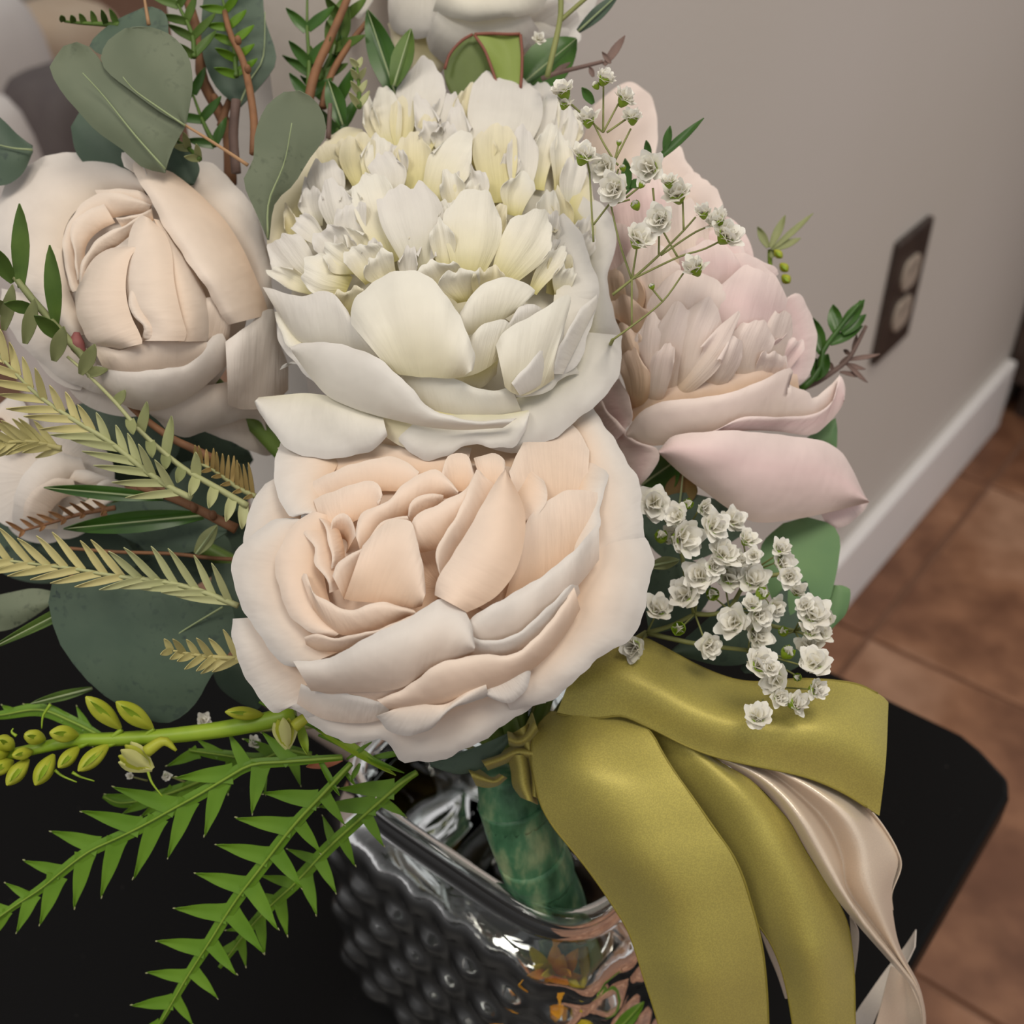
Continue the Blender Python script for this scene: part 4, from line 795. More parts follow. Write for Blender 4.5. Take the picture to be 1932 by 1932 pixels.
needle('bright green needle sprig beside the orange-brown stem', C1('1230,400 1220,250 1190,120 1150,-40'), 0.376, 6, 46, 58, M_frond, 8)
needle('green needle sprig left of the straight brown stem', C1('1600,520 1610,330 1600,160 1600,-40'), 0.384, 4, 62, 42, M_deep, 10)
needle('green needle sprig right of the straight brown stem', C1('1660,420 1760,200 1800,20 1820,-60'), 0.388, 4, 60, 36, M_needle, 10)
needle('pale olive sprig tip above the white peony', C1('1870,560 1870,460 1860,340'), 0.366, 4, 34, 32, M_strawg, 6, l2=22)
needle('dark green leaves between the brown stems', C1('1760,700 1750,560 1700,420'), 0.388, 3, 90, 36, M_deep, 11)
needle('dark needle leaves behind the thick brown stem', C1('1120,760 1060,640 1000,480'), 0.378, 3, 60, 50, M_deep, 9)
needle('pale green pointed leaves beside the thick brown stem', C1('1040,830 980,770 920,730'), 0.358, 3, 30, 30, M_olive, 7)
# olive lance leaves at the left edge, in front of the cream rose
r = sprig('lance_sprig', 'green and olive lance leaves in front of the cream rose', 'foliage', (140, 700, 0.34))
ptube('rib', C1('470,1900 330,1740 170,1560 60,1420 -80,1300'), 0.338, [0.0012, 0.0009], M_olive, r, sides=6)
for (bx, by, tx, ty, w, m) in ((110, 1500, 90, 1060, 17, M_needle), (290, 1700, 265, 1275, 16, M_needle), (70, 1470, -60, 1280, 16, M_needle), (20, 1720, 60, 1480, 13, M_olive), (130, 1790, 185, 1555, 14, M_olive), (280, 1880, 335, 1700, 15, M_olive), (420, 1950, 490, 1790, 14, M_olive), (200, 1620, 20, 1580, 12, M_needle), (330, 1770, 180, 1640, 14, M_needle), (60, 1640, -60, 1560, 12, M_olive)):
    b, e = C1([(bx, by), (tx, ty)]); blade('leaflet', b, e, w, 0.338, 0.328, m, r, bend=rnd.uniform(-0.06, 0.06), M=9)
ptube('bud', C1('430,1850 400,1790 400,1730'), 0.339, [0.0012, 0.0022, 0.0008], leaf_mat('maroon_bud', srgb(126, 74, 74), srgb(140, 84, 80), 0.6, 0.0), r)

# ---- fern fronds over the black table
def frond(label, spine, D, D2, lobes, w=11):
    S = smooth_curve(C6(spine), 80); r = sprig('fern_frond', label, 'foliage', (S[0, 0], S[0, 1], D))
    L = np.r_[0, np.cumsum(np.linalg.norm(np.diff(S, axis=0), axis=1))]; dep = lambda i: D+(D2-D)*i/79.0
    u = np.linspace(-1, 1, 5)[None, :]; T = np.gradient(S, axis=0); T /= np.linalg.norm(T, axis=1)[:, None]; Pn = np.stack([-T[:, 1], T[:, 0]], 1)
    ww = 12.0*(np.sin(np.linspace(0.25, math.pi*0.97, 80))**0.6)[:, None]
    X = S[:, :1]+Pn[:, :1]*u*ww; Y = S[:, 1:]+Pn[:, 1:]*u*ww; Dp = np.array([dep(i) for i in range(80)])[:, None]
    sheet('blade_strip', at(X, Y, Dp+0.0006*np.abs(u)), M_frond, r, None, 0.0003)
    tube('rib', [at(S[i, 0], S[i, 1], dep(i)-0.0006) for i in range(0, 80, 6)], [0.0005, 0.0002], M_frond_rib, r, sides=6)
    for (bx, by, tx, ty) in lobes:
        b, e = [np.array(q) for q in C6([(bx, by), (tx, ty)])]
        i = int(np.argmin(np.linalg.norm(S-b, axis=1))); b = S[i]; d = dep(i); L_ = np.linalg.norm(e-b)
        bl = blade('leaflet', b, e, max(7, min(14, L_*0.142)), d+0.0002, d+0.002+rnd.uniform(-0.002, 0.002), M_frond, r, bend=rnd.uniform(-0.05, 0.05), lobe=True, fold=0.12, tw=0.05, M=11, N=7)
        blade('leaflet_tip', b+(e-b)*0.97, e+(e-b)/L_*3, 0.9, d+0.003, d+0.003, M_strawg, r, M=3, N=3)
    return r
frond('long upper green fern frond reaching to the left edge over the table', '1560,432 1330,450 1130,470 980,560 800,660 600,770 390,870 200,1020 80,1100 -60,1200', 0.342, 0.362,
      [(800, 650, 515, 565), (640, 740, 370, 680), (440, 840, 230, 770), (280, 940, 110, 900), (130, 1050, 25, 1005), (20, 1120, -60, 1090), (1010, 550, 930, 790), (870, 620, 765, 890), (720, 690, 605, 985), (540, 800, 463, 1070), (390, 870, 340, 1120), (260, 970, 180, 1195), (140, 1060, 75, 1230), (40, 1130, -20, 1240), (1190, 470, 1150, 690), (1060, 510, 800, 520), (1130, 465, 1040, 320), (1330, 450, 1190, 320)])
frond('green fern frond hanging in front of the glass vase to the bottom edge', '1600,460 1480,590 1340,740 1200,920 1070,1090 950,1280 860,1420 790,1540 720,1660', 0.342, 0.366,
      [(1450, 620, 1195, 600), (1330, 750, 1075, 705), (1230, 890, 985, 830), (1130, 1020, 890, 960), (1030, 1150, 795, 1120), (930, 1300, 715, 1270), (850, 1430, 670, 1415), (790, 1540, 600, 1560), (740, 1640, 640, 1680), (1480, 600, 1570, 740), (1360, 720, 1460, 870), (1250, 860, 1375, 1030), (1140, 1000, 1270, 1215), (1050, 1130, 1200, 1325), (960, 1270, 1080, 1420), (870, 1400, 990, 1530), (800, 1540, 880, 1650)])
frond('smaller fern frond crossing the corner of the glass vase', '1900,500 1840,540 1700,660 1500,840 1350,1000 1230,1110 1120,1230 1060,1310 1000,1390', 0.35, 0.372,
      [(1750, 640, 1850, 705), (1660, 700, 1750, 835), (1560, 790, 1620, 925), (1460, 890, 1530, 1050), (1390, 970, 1440, 1150), (1270, 1080, 1310, 1245), (1180, 1170, 1205, 1325), (1100, 1270, 1120, 1385), (1720, 650, 1450, 660), (1790, 580, 1540, 570), (1520, 830, 1470, 700), (1450, 900, 1310, 850), (1340, 1010, 1190, 970), (1260, 1090, 1150, 1050), (1150, 1210, 1030, 1220), (1090, 1290, 975, 1330)])
frond('small fern frond tip behind the lime buds', '470,340 330,270 180,215 0,240 -80,240', 0.37, 0.376, [(400, 300, 350, 200), (300, 250, 230, 190), (180, 215, 110, 190), (60, 230, 10, 195), (330, 270, 420, 380)])
frond('short dark fern frond in shade under the upper frond', '960,520 760,600 560,640 470,610', 0.37, 0.376, [(800, 590, 640, 700), (700, 610, 560, 690), (620, 640, 480, 600), (860, 560, 780, 690)])
frond('short fern frond between the buds and the vase', '1420,420 1300,400 1180,440 1000,420 860,400', 0.36, 0.366, [(1320, 400, 1370, 560), (1180, 440, 1210, 600), (1060, 430, 1040, 600), (1000, 420, 900, 350), (900, 410, 760, 470), (1250, 420, 1110, 350), (1100, 440, 1000, 520)])
r = sprig('grass_tuft', 'thin yellow-tipped green blades below the peach rose', 'foliage', (560, 1380, 0.345))
for (bx, by, tx, ty, w) in ((1380, 250, 1800, 520, 10), (1450, 330, 1850, 480, 6), (1360, 260, 1400, 420, 9), (1180, 180, 1580, 380, 5), (1580, 440, 1700, 370, 4), (1560, 480, 1620, 560, 4), (1480, 300, 1570, 360, 5), (1440, 420, 1560, 600, 6), (1700, 430, 1840, 420, 6), (1640, 460, 1600, 540, 5)):
    b, e = C6([(bx, by), (tx, ty)]); blade('blade', b, e, w, 0.345, 0.343, M_limeg if w > 8 else M_frond, r, bend=rnd.uniform(-0.15, 0.15), M=9)
blade('rusty_scale', *C6([(1560, 440), (1395, 475)]), 10, 0.35, 0.35, leaf_mat('rusty_scale', srgb(176, 104, 74), srgb(190, 116, 84), 0.6, 0.1), r)

# ---- spike of lime buds
r = sprig('bud_spike', 'stem of lime-yellow unopened buds over the black table', 'flower buds', (555, 1350, 0.348))
S = C6('1345,235 1100,290 900,320 700,340 500,350 350,355 200,385 0,430 -80,450')
ptube('stem', S, 0.345, [0.0026, 0.0020, 0.0014], M_limeg, r, sides=9)
def bud(b, e, w, parent, mat, D, D2):
    b = np.array(b, float); e = np.array(e, float); P0_, P1_ = at(b[0], b[1], D), at(e[0], e[1], D2); ax = P1_-P0_; px = D/FPX
    n = np.cross(ax, FWD); n /= np.linalg.norm(n); m_ = np.cross(n, ax/np.linalg.norm(ax)); V = []; M, N = 13, 20
    for j in range(M):
        t = j/(M-1); rr = w*px*math.sin(math.pi*min(1, t*0.94+0.05))**0.75*(0.72+0.28*t)
        for i in range(N):
            a = 2*math.pi*i/N; lob = 1-0.13*abs(math.cos(2.5*a))**10
            V.append(P0_+ax*t+rr*lob*(math.cos(a)*n+math.sin(a)*m_))
    o = mesh_obj('bud', V, grid_faces(M, N, True), mat, parent)
    blade('bud_stripe', b+(e-b)*0.2, b+(e-b)*0.86, w*0.24, D-w*px*0.98, D2-w*px*0.98, M_limeg, o, M=6, N=3)
    return o
for (bx, by, tx, ty, w) in ((550, 300, 390, 155, 20), (695, 300, 528, 178, 21), (1200, 238, 1025, 225, 15), (355, 330, 225, 320, 19), (495, 375, 355, 495, 19), (205, 350, 110, 330, 17), (360, 385, 265, 480, 16), (245, 420, 160, 560, 20), (130, 440, 30, 560, 18), (150, 405, 55, 425, 14), (60, 390, -10, 345, 18), (60, 450, -50, 500, 19), (40, 410, -60, 420, 16)):
    b, e = C6([(bx, by), (tx, ty)]); bud(b, e, w, r, M_lime, 0.344, 0.338)
for (sx, sy, tx, ty) in ((500, 350, 555, 305), (650, 345, 700, 300), (1100, 285, 1200, 245), (560, 350, 490, 380), (420, 355, 360, 385)):
    ptube('pedicel', C6([(sx, sy), (tx, ty)]), 0.344, 0.0008, M_limeg, r, sides=6, n=4)
for (tx, ty, bx, by) in ((740, 610, 670, 480), (190, 300, 230, 190), (430, 540, 330, 500), (350, 545, 250, 490), (60, 300, 75, 335)):
    ptube('tendril', C6([(bx, by), ((bx+tx)/2-14, (by+ty)/2), (tx, ty)]), 0.342, [0.0005, 0.0002], M_limeg, r, sides=5)
# two buds beginning to open
for (x, y, k, a) in ((620, 440, 1.0, 2.6), (1300, 320, 0.85, 1.7)):
    c = np.array(C6([(x, y)])[0])
    for j in range(5):
        w = a+(j-2)*0.36; b = c-np.array([math.cos(a), -math.sin(a)])*-0; s0 = c+np.array([36*math.cos(a+math.pi), -36*math.sin(a+math.pi)])*k
        e = c+np.array([34*math.cos(w), -34*math.sin(w)])*k
        blade('sepal', s0, e, 13*k, 0.342, 0.336+0.002*abs(j-2), M_lime if j % 2 else leaf_mat('pale_lime_%d_%d' % (x, j), srgb(196, 196, 120), srgb(206, 206, 140), 0.5, 0.2), r, fold=-0.5, peak=0.6, M=9)
    ptube('spur', [tuple(c+np.array([20, -14])*k), tuple(c+np.array([52, -34])*k), tuple(c+np.array([76, -16])*k)], 0.338, [0.0018, 0.0014, 0.0004], M_lime, r, sides=7)

# ---- small sprigs seen against the wall
r = sprig('dark_twig', 'thin dark twig with a pointed tip against the grey wall', 'twig', (1050, 140, 0.375))
ptube('bark', C3('60,410 140,380 260,350 380,320'), 0.374, [0.0008, 0.0006], M_darktwig, r); blade('leaflet', *C3([(385, 340), (495, 185)]), 8, 0.374, 0.376, M_darktwig, r)
for p in ((330, 400, 310, 345), (420, 330, 375, 270), (120, 380, 210, 325)): blade('leaflet', *C3([p[:2], p[2:]]), 5, 0.374, 0.374, M_darktwig, r)
r = sprig('lance_sprig', 'dark green three-pointed leaf tip beside the upper florets', 'foliage', (1240, 300, 0.352))
for (bx, by, tx, ty, w) in ((640, 850, 905, 615, 8), (700, 790, 730, 655, 8), (620, 830, 605, 730, 7), (510, 980, 495, 825, 10), (520, 970, 580, 940, 9), (330, 540, 270, 455, 9)): blade('leaflet', *C3([(bx, by), (tx, ty)]), w, 0.352, 0.35, M_deep, r)
ptube('rib', C3('430,1060 520,980 600,900 700,790'), 0.353, [0.0008, 0.0005], M_deep, r)
r = sprig('pale_sprig', 'pale green sprig with tiny buds behind the pink peony', 'foliage', (1475, 530, 0.40))
for (bx, by, tx, ty, w) in ((1240, 1290, 1185, 1180, 8), (1250, 1290, 1330, 1120, 8), (1260, 1300, 1475, 1110, 6), (1270, 1300, 1410, 1240, 7), (1250, 1340, 1300, 1280, 7)): blade('leaflet', *C3([(bx, by), (tx, ty)]), w, 0.40, 0.402, M_olive, r)
for (x, y, w) in ((1290, 1320, 9), (1320, 1390, 10), (1330, 1450, 11)): bud(*C3([(x-18, y-18), (x+24, y+24)]), w, r, M_lime, 0.40, 0.40)
ptube('rib', C3('1150,1560 1240,1460 1250,1300'), 0.403, 0.0008, M_limeg, r)
CP = crop(1100, 500, 0.31056)
r = sprig('fern_frond', 'small dark green fern tip beside the wall outlet', 'foliage', (1530, 720, 0.395))
ptube('rib', CP('1320,760 1420,660 1460,520 1560,380 1690,220'), 0.393, [0.0012, 0.0006], M_deep, r)
for (bx, by, tx, ty, w) in ((1450, 540, 1395, 320, 15), (1540, 420, 1520, 240, 14), (1560, 400, 1710, 210, 12), (1580, 420, 1720, 300, 10), (1500, 480, 1700, 370, 10), (1430, 680, 1400, 560, 12), (1400, 700, 1490, 540, 16)): blade('leaflet', *CP([(bx, by), (tx, ty)]), w, 0.393, 0.395, M_deep, r)
r = sprig('dark_twig', 'brown dried twig curling in front of the wall outlet', 'twig', (1510, 735, 0.398))
ptube('bark', CP('1310,755 1420,710 1530,640 1620,560 1720,370'), 0.397, [0.0012, 0.0009, 0.0006], M_darktwig, r)
for (bx, by, tx, ty) in ((1520, 640, 1490, 590), (1560, 600, 1640, 530), (1600, 580, 1800, 520), (1590, 600, 1720, 620), (1600, 600, 1740, 700), (1640, 540, 1650, 420), (1560, 650, 1700, 660), (1620, 540, 1580, 520)): blade('leaflet', *CP([(bx, by), (tx, ty)]), 4.5, 0.397, 0.40, M_darktwig, r, bend=0.2)
# ------------------------------------------------------------------ baby's breath
M_floret = petal_mat('floret_white', [(0.0, srgb(232, 228, 200)), (0.5, srgb(246, 243, 232)), (1.0, srgb(254, 253, 248))], 0.3)
M_thin = leaf_mat('thin_stem', srgb(116, 122, 70), srgb(136, 138, 84), 0.6, 0.0)
def floret_mesh(seed, bud=False):
    """unit-size double rosette: rings of crumpled little petals on a green cup (radius 1)"""
    g = np.random.RandomState(seed); V = []; F = []; UV = []
    rings = ((7, 0.95, 0.2, 0.40), (6, 0.90, 0.62, 0.40), (5, 0.80, 1.0, 0.36), (3, 0.66, 1.35, 0.3)) if not bud else ((4, 0.5, 1.25, 0.34), (3, 0.32, 1.4, 0.26))
    for (n, L, el, w) in rings:
        for k in range(n):
            a = 2*math.pi*(k+g.rand()*0.7)/n; e = el+g.uniform(-0.32, 0.32); l = L*g.uniform(0.78, 1.15)
            ax = np.array([math.cos(a)*math.cos(e), math.sin(a)*math.cos(e), math.sin(e)]); pr = np.array([-math.sin(a), math.cos(a), 0]); nn = np.cross(ax, pr)
            b0 = len(V); M, N = 5, 5
            for j in range(M):
                t = j/(M-1); hw = w*(0.3+0.7*math.sin(min(1, t/0.75)*math.pi/2))*(1.0 if t < 0.8 else 0.8)
                for i in range(N):
                    u = -1+2*i/(N-1); tt = t*(1-0.34*u*u*t)+g.uniform(-0.035, 0.035)*(t > 0.7)
                    V.append(ax*l*tt+pr*u*hw-nn*(0.22*u*u*hw-0.25*t*t*l*0.6+g.uniform(-0.03, 0.03)*t)); UV.append((i/(N-1), t))
            F += [tuple(b0+q for q in f_) for f_ in grid_faces(M, N)]
    V = np.array(V); me = bpy.data.meshes.new('floret'); me.from_pydata(V.tolist(), [], F); me.polygons.foreach_set('use_smooth', [True]*len(F))
    ul = me.uv_layers.new(name='uv'); vi = np.zeros(len(me.loops), dtype=np.int32); me.loops.foreach_get('vertex_index', vi); ul.data.foreach_set('uv', np.array(UV, np.float32)[vi].ravel())
    me.materials.append(M_floret); return me
def calyx_mesh():
    V = []; M, N = 5, 10
    for j in range(M):
        t = j/(M-1); r = 0.12+0.30*math.sin(t*math.pi*0.55); z = -0.5+0.62*t
        for i in range(N):
            a = 2*math.pi*i/N; V.append((r*math.cos(a), r*math.sin(a), z+(0.16 if (t > 0.9 and i % 2) else 0)))
    F = grid_faces(M, N, True)+[tuple(range(N))[::-1]]
    me = bpy.data.meshes.new('calyx'); me.from_pydata(V, [], F); me.polygons.foreach_set('use_smooth', [True]*len(F)); me.materials.append(M_limeg); return me
FL = [floret_mesh(k) for k in range(6)]; FB = [floret_mesh(50+k, True) for k in range(3)]; CAL = calyx_mesh()
def add_floret(root, x, y, D, r_px, up=None, budlike=False):
    """floret whose middle is seen at (x, y), radius r_px; up = direction it faces"""
    p = Vector(at(x, y, D)); r = r_px*D/FPX
    d = Vector(up if up is not None else (-FWD+0.45*UP+rnd.uniform(-0.75, 0.75)*RIGHT+rnd.uniform(-0.6, 0.6)*UP)); d.normalize()
    q = d.to_track_quat('Z', 'Y').to_matrix().to_4x4() @ Matrix.Rotation(rnd.uniform(0, 6.28), 4, 'Z')
    o = bpy.data.objects.new('floret', rnd.choice(FB if budlike else FL)); COL.objects.link(o); o.parent = root
    o.matrix_local = Matrix.Translation(p-root_loc(root)-d*r*0.35) @ q @ Matrix.Scale(r, 4)
    c = bpy.data.objects.new('calyx', CAL); COL.objects.link(c); c.parent = o
    return np.array(p-d*r*0.8)
def add_stem(root, a, b, sag=0.0, r=0.0003):
    a = np.asarray(a); b = np.asarray(b); m = (a+b)/2+np.array([0, 0, -sag]); tube('stem', [a, m, b], [r, r*0.8], M_thin, root, sides=5, n=6)

# lower spray, right of the peach rose
r = sprig('babys_breath', "dense spray of white baby's breath florets above the olive ribbon", 'flowers', (1230, 1190, 0.356))
LOW = [(515, 270, 76), (620, 335, 58), (780, 300, 44), (840, 390, 72), (935, 355, 62), (1005, 450, 52), (685, 460, 92), (880, 520, 76), (910, 640, 82), (1030, 660, 72), (740, 645, 72), (655, 740, 76), (535, 810, 66), (910, 890, 76), (805, 1020, 60), (1070, 860, 62), (1150, 820, 52), (1060, 960, 72), (1075, 1100, 77), (1130, 1195, 72), (1175, 500, 46), (1195, 580, 62), (1215, 655, 52), (1260, 720, 42), (1345, 840, 78), (1385, 940, 52), (1310, 1010, 62), (1340, 1090, 76), (1365, 1240, 52), (1265, 1310, 58), (1170, 1285, 46), (1050, 1370, 68), (390, 1030, 66), (1025, 545, 38), (1020, 790, 46), (600, 440, 44), (830, 600, 50), (1330, 930, 50), (960, 560, 50), (1120, 1130, 44), (1400, 880, 42), (1290, 800, 44)]
LOWB = [(690, 270, 46), (1085, 730, 56), (545, 430, 56), (630, 930, 60), (1220, 1035, 60), (810, 740, 56), (1180, 930, 44), (1250, 1180, 36)]
hub = [at(*C8([(470, 950)])[0], 0.357), at(*C8([(720, 850)])[0], 0.352), at(*C8([(900, 830)])[0], 0.350), at(*C8([(1000, 1040)])[0], 0.352), at(*C8([(1100, 1230)])[0], 0.354), at(*C8([(1240, 940)])[0], 0.355), at(*C8([(1000, 640)])[0], 0.352), at(*C8([(640, 480)])[0], 0.355), at(*C8([(1180, 640)])[0], 0.356)]
for a, b in ((0, 1), (1, 2), (0, 3), (3, 4), (2, 5), (2, 6), (1, 7), (6, 8)): tube('stem', [hub[a], (hub[a]+hub[b])/2+np.array([0, 0, -0.001]), hub[b]], [0.0008, 0.0006], M_thin, r, sides=6, n=6)
for i, (x, y, w) in enumerate(LOW+LOWB):
    X, Y = C8([(x, y)])[0]; e = add_floret(r, X, Y, (0.342 if y < 1080 else 0.327)+rnd.uniform(-0.005, 0.005), w*0.3623*1.5, budlike=i >= len(LOW))
    k = min(range(len(hub)), key=lambda q: np.linalg.norm(hub[q]-e)); add_stem(r, hub[k], e, 0.0)
to_knot(r, *C8([(470, 950)])[0], 0.357, 0.001, M_thin)
# upper spray, in front of the pink peony
r = sprig('babys_breath', "airy spray of baby's breath on thin branching stems before the pink peony", 'flowers', (1165, 640, 0.335))
DU = 0.322
for s in ('430,1535 530,1455 670,1330 800,1200 862,1130', '540,1450 770,1340 900,1300 992,1255', '530,1455 465,1260 415,1040', '530,1455 560,1270', '530,1455 530,1690', '430,1770 540,1690 690,1570 800,1420', '690,1570 625,1490', '670,1330 672,1200', '770,1340 690,1200', '800,1200 795,1040', '330,1260 325,1170 310,900', '330,1170 430,1040', '380,690 382,450', '380,690 460,540', '400,690 530,600', '440,840 525,670', '440,840 380,740 330,640', '680,1330 850,1215 935,1178', '500,1030 600,950', '440,840 465,740', '640,980 650,1090', '440,1060 520,1040', '460,860 440,840', '410,1040 460,880', '210,540 380,690', '310,900 290,800'):
    ptube('stem', C3(s), DU+0.004, [0.00042 if len(s) > 36 else 0.00032, 0.00026], M_thin, r, sides=5)
tube('stem', [at(*C3([(90, 400)])[0], 0.366), at(*C3([(155, 110)])[0], 0.37), at(*C3([(160, -40)])[0], 0.372)], 0.0009, M_thin, r, sides=6); tube('stem', [at(*C3([(155, 110)])[0], 0.37), at(*C3([(280, 0)])[0], 0.374), at(*C3([(360, -60)])[0], 0.374)], 0.0007, M_thin, r, sides=6)
for (x, y, w, b) in ((165, 450, 62, 0), (400, 390, 52, 0), (505, 495, 58, 0), (535, 590, 52, 0), (300, 600, 56, 0), (290, 785, 68, 0), (380, 870, 72, 0), (430, 980, 76, 0), (610, 870, 76, 0), (760, 985, 74, 0), (540, 1050, 44, 1), (670, 1140, 72, 0), (580, 1225, 78, 0), (850, 1375, 62, 0), (900, 1090, 46, 0), (965, 1130, 60, 0), (1040, 1205, 78, 0), (335, 430, 34, 1), (185, 520, 44, 0), (465, 732, 24, 1), (630, 1480, 28, 1), (720, 930, 44, 0), (590, 950, 30, 1), (480, 860, 30, 1), (690, 1110, 40, 0)):
    X, Y = C3([(x, y)])[0]; up = 0.75*UP-0.55*FWD+RIGHT*rnd.uniform(-0.6, 0.6) if w < 70 else None
    add_floret(r, X, Y, DU+rnd.uniform(-0.003, 0.003), w*0.3623*1.42, up, bool(b))
X, Y = C3([(50, 195)])[0]; add_floret(r, X, Y, 0.372, 17)
tube('stalk', [at(*C3([(430, 1770)])[0], 0.326), at(1150, 655, 0.350), at(1140, 700, 0.385), KNOT], 0.0005, M_thin, r, sides=6, n=10)
# single florets glimpsed at the lower left
r = sprig('babys_breath', "few shaded baby's breath florets below the peach rose", 'flowers', (400, 1370, 0.366))
for (x, y, w) in ((930, 260, 18), (1160, 360, 16), (760, 520, 12), (590, 515, 9)):
    X, Y = C6([(x, y)])[0]; e = add_floret(r, X, Y, 0.362, w); add_stem(r, at(X+34, Y+10, 0.366), e)
to_knot(r, 440, 1380, 0.366, 0.0008, M_thin)

# ------------------------------------------------------------------ ribbons and bound stems
def satin(name, c1, c2, rough, sparkle, metal=0.0, spec=0.5):
    m, nt, b = new_mat(name); n = noise_node(nt, 2400.0, 2.0); n2 = noise_node(nt, 40.0, 2.0)
    r = ramp(nt, [(0.3, c1), (0.7, c2)], n2.outputs[0]); sp_ = ramp(nt, [(0.42, (0.90, 0.90, 0.90, 1)), (0.62, (1.08, 1.08, 1.04, 1))], n.outputs[0])
    c = mixc(nt, r.outputs[0], sp_.outputs[0], sparkle, 'MULTIPLY')
    nt.links.new(c, b.inputs['Base Color']); b.inputs['Roughness'].default_value = rough; b.inputs['Metallic'].default_value = metal; b.inputs['Specular IOR Level'].default_value = spec
    b.inputs['Sheen Weight'].default_value = 0.15; bump(nt, b, n.outputs[0], 0.16, 0.0004); translucent(nt, b, c, 0.08); return m
M_olive_rib = satin('olive_satin', srgb(168, 156, 78), srgb(178, 166, 84), 0.52, 1.0, 0.32, 0.5)
M_cream_rib = satin('cream_satin', srgb(222, 204, 184), srgb(228, 210, 190), 0.2, 0.3, 0.15, 0.8)
M_white_rib = satin('white_satin', srgb(228, 216, 206), srgb(232, 222, 212), 0.3, 0.3, 0.05, 0.6)
M_hem = leaf_mat('ribbon_hem', srgb(120, 110, 40), srgb(134, 122, 48), 0.6, 0.0)
def ribbon(name, curves, mat, parent, n=48, m=26, hem=None, ripple=0.0, **kw):
    """band through edge-to-edge guide lines, each a list of (x, y, D)"""
    C = np.stack([smooth3px(c, n) for c in curves]); K = len(curves)
    G = np.stack([smooth_across(C[:, i], m) for i in range(n)])          # n x m x 3
    u = np.linspace(0, 1, m)[None, :]; t = np.linspace(0, 1, n)[:, None]
    Dd = G[..., 2]+ripple*(np.sin(u*9+t*5)+0.6*np.sin(u*15-t*7))
    o = sheet(name, at(G[..., 0], G[..., 1], Dd), mat, parent, None, 0.0003, **kw)
    if hem:
        for k in (0, m-1): tube('hem', [at(G[i, k, 0], G[i, k, 1], Dd[i, k]-0.0001) for i in range(0, n, 3)], 0.00035, hem, o, sides=5)
    return o
def smooth3px(c, n):
    c = np.asarray(c, float); return smooth3(np.c_[c[:, :2], c[:, 2]*FPX], n)*np.array([1, 1, 1/FPX])
def smooth_across(P, m):
    if len(P) == 2: return P[0]+(P[1]-P[0])*np.linspace(0, 1, m)[:, None]
    return smooth3(P*np.array([1, 1, FPX]), m)*np.array([1, 1, 1/FPX])
def D_(c, *ds):
    """attach depths (evenly spread) to a list of pixels"""
    c = [tuple(q) for q in c]; dd = np.interp(np.linspace(0, 1, len(c)), np.linspace(0, 1, len(ds)), ds); return [(q[0], q[1], float(v)) for q, v in zip(c, dd)]
bow = thing('olive_ribbon', 'shiny olive green satin ribbon tied in a bow with two hanging tails', 'ribbon', at(1020, 1400, 0.355))
# upper loop: goes out to the right, turns at its end and comes back underneath
top = C8('130,1060 410,970 600,1050 800,1150 1000,1205 1240,1190 1400,1195 1560,1215 1680,1270 1726,1312')
mid = C8('60,1220 300,1160 500,1230 700,1330 900,1400 1150,1430 1350,1450 1520,1490 1650,1560 1712,1620')
bot = C8('0,1370 180,1398 330,1380 500,1450 680,1540 850,1600 1050,1645 1300,1700 1500,1785 1680,1900')
ribbon('loop', [D_(top, 0.352, 0.356, 0.350, 0.352), D_(mid, 0.345, 0.337, 0.334, 0.340), D_(bot, 0.345, 0.342, 0.338, 0.345)], M_olive_rib, bow, hem=M_hem)
ribbon('loop_back', [D_(C8('1726,1312 1640,1330 1400,1310 1100,1330 700,1300 300,1260'), 0.352, 0.365, 0.37, 0.362), D_(C8('1712,1620 1640,1600 1400,1560 1100,1500 700,1420 300,1340'), 0.340, 0.36, 0.366, 0.362), D_(C8('1680,1900 1600,1860 1400,1780 1100,1660 700,1530 300,1400'), 0.345, 0.36, 0.365, 0.362)], M_olive_rib, bow)
# left tail and right tail
L2 = [(1040, 1342), (1016, 1366), (1003, 1402), (1006, 1453), (1022, 1522), (1051, 1569), (1087, 1612), (1123, 1659), (1160, 1714), (1189, 1764), (1210, 1830), (1229, 1888), (1246, 1945), (1262, 2010)]
c2 = [(1080, 1346), (1085, 1380), (1100, 1420), (1130, 1470), (1165, 1520), (1200, 1570), (1230, 1620), (1262, 1670), (1290, 1720), (1310, 1780), (1322, 1840), (1334, 1890), (1342, 1945), (1350, 2010)]
R2 = [(1190, 1352), (1225, 1378), (1250, 1420), (1282, 1470), (1315, 1515), (1345, 1560), (1378, 1605), (1400, 1650), (1416, 1700), (1430, 1750), (1440, 1800), (1447, 1870), (1450, 1945), (1452, 2010)]
ribbon('tail', [D_(L2, 0.352, 0.345, 0.346, 0.352, 0.362), D_(c2, 0.345, 0.330, 0.330, 0.338, 0.354), D_(R2, 0.346, 0.334, 0.333, 0.344, 0.362)], M_olive_rib, bow, hem=M_hem, m=30)
L3 = [(1120, 1352), (1195, 1380), (1232, 1425), (1270, 1480), (1315, 1545), (1355, 1605), (1388, 1670), (1424, 1735), (1450, 1772), (1478, 1840), (1496, 1932), (1506, 2000)]
m3 = [(1160, 1346), (1262, 1380), (1320, 1430), (1380, 1490), (1425, 1550), (1460, 1612), (1490, 1670), (1515, 1735), (1535, 1800), (1548, 1860), (1556, 1932), (1560, 2000)]
R3 = [(1170, 1340), (1290, 1392), (1352, 1435), (1413, 1471), (1457, 1515), (1493, 1558), (1522, 1612), (1558, 1667), (1594, 1728), (1609, 1812), (1613, 1932), (1614, 2000)]
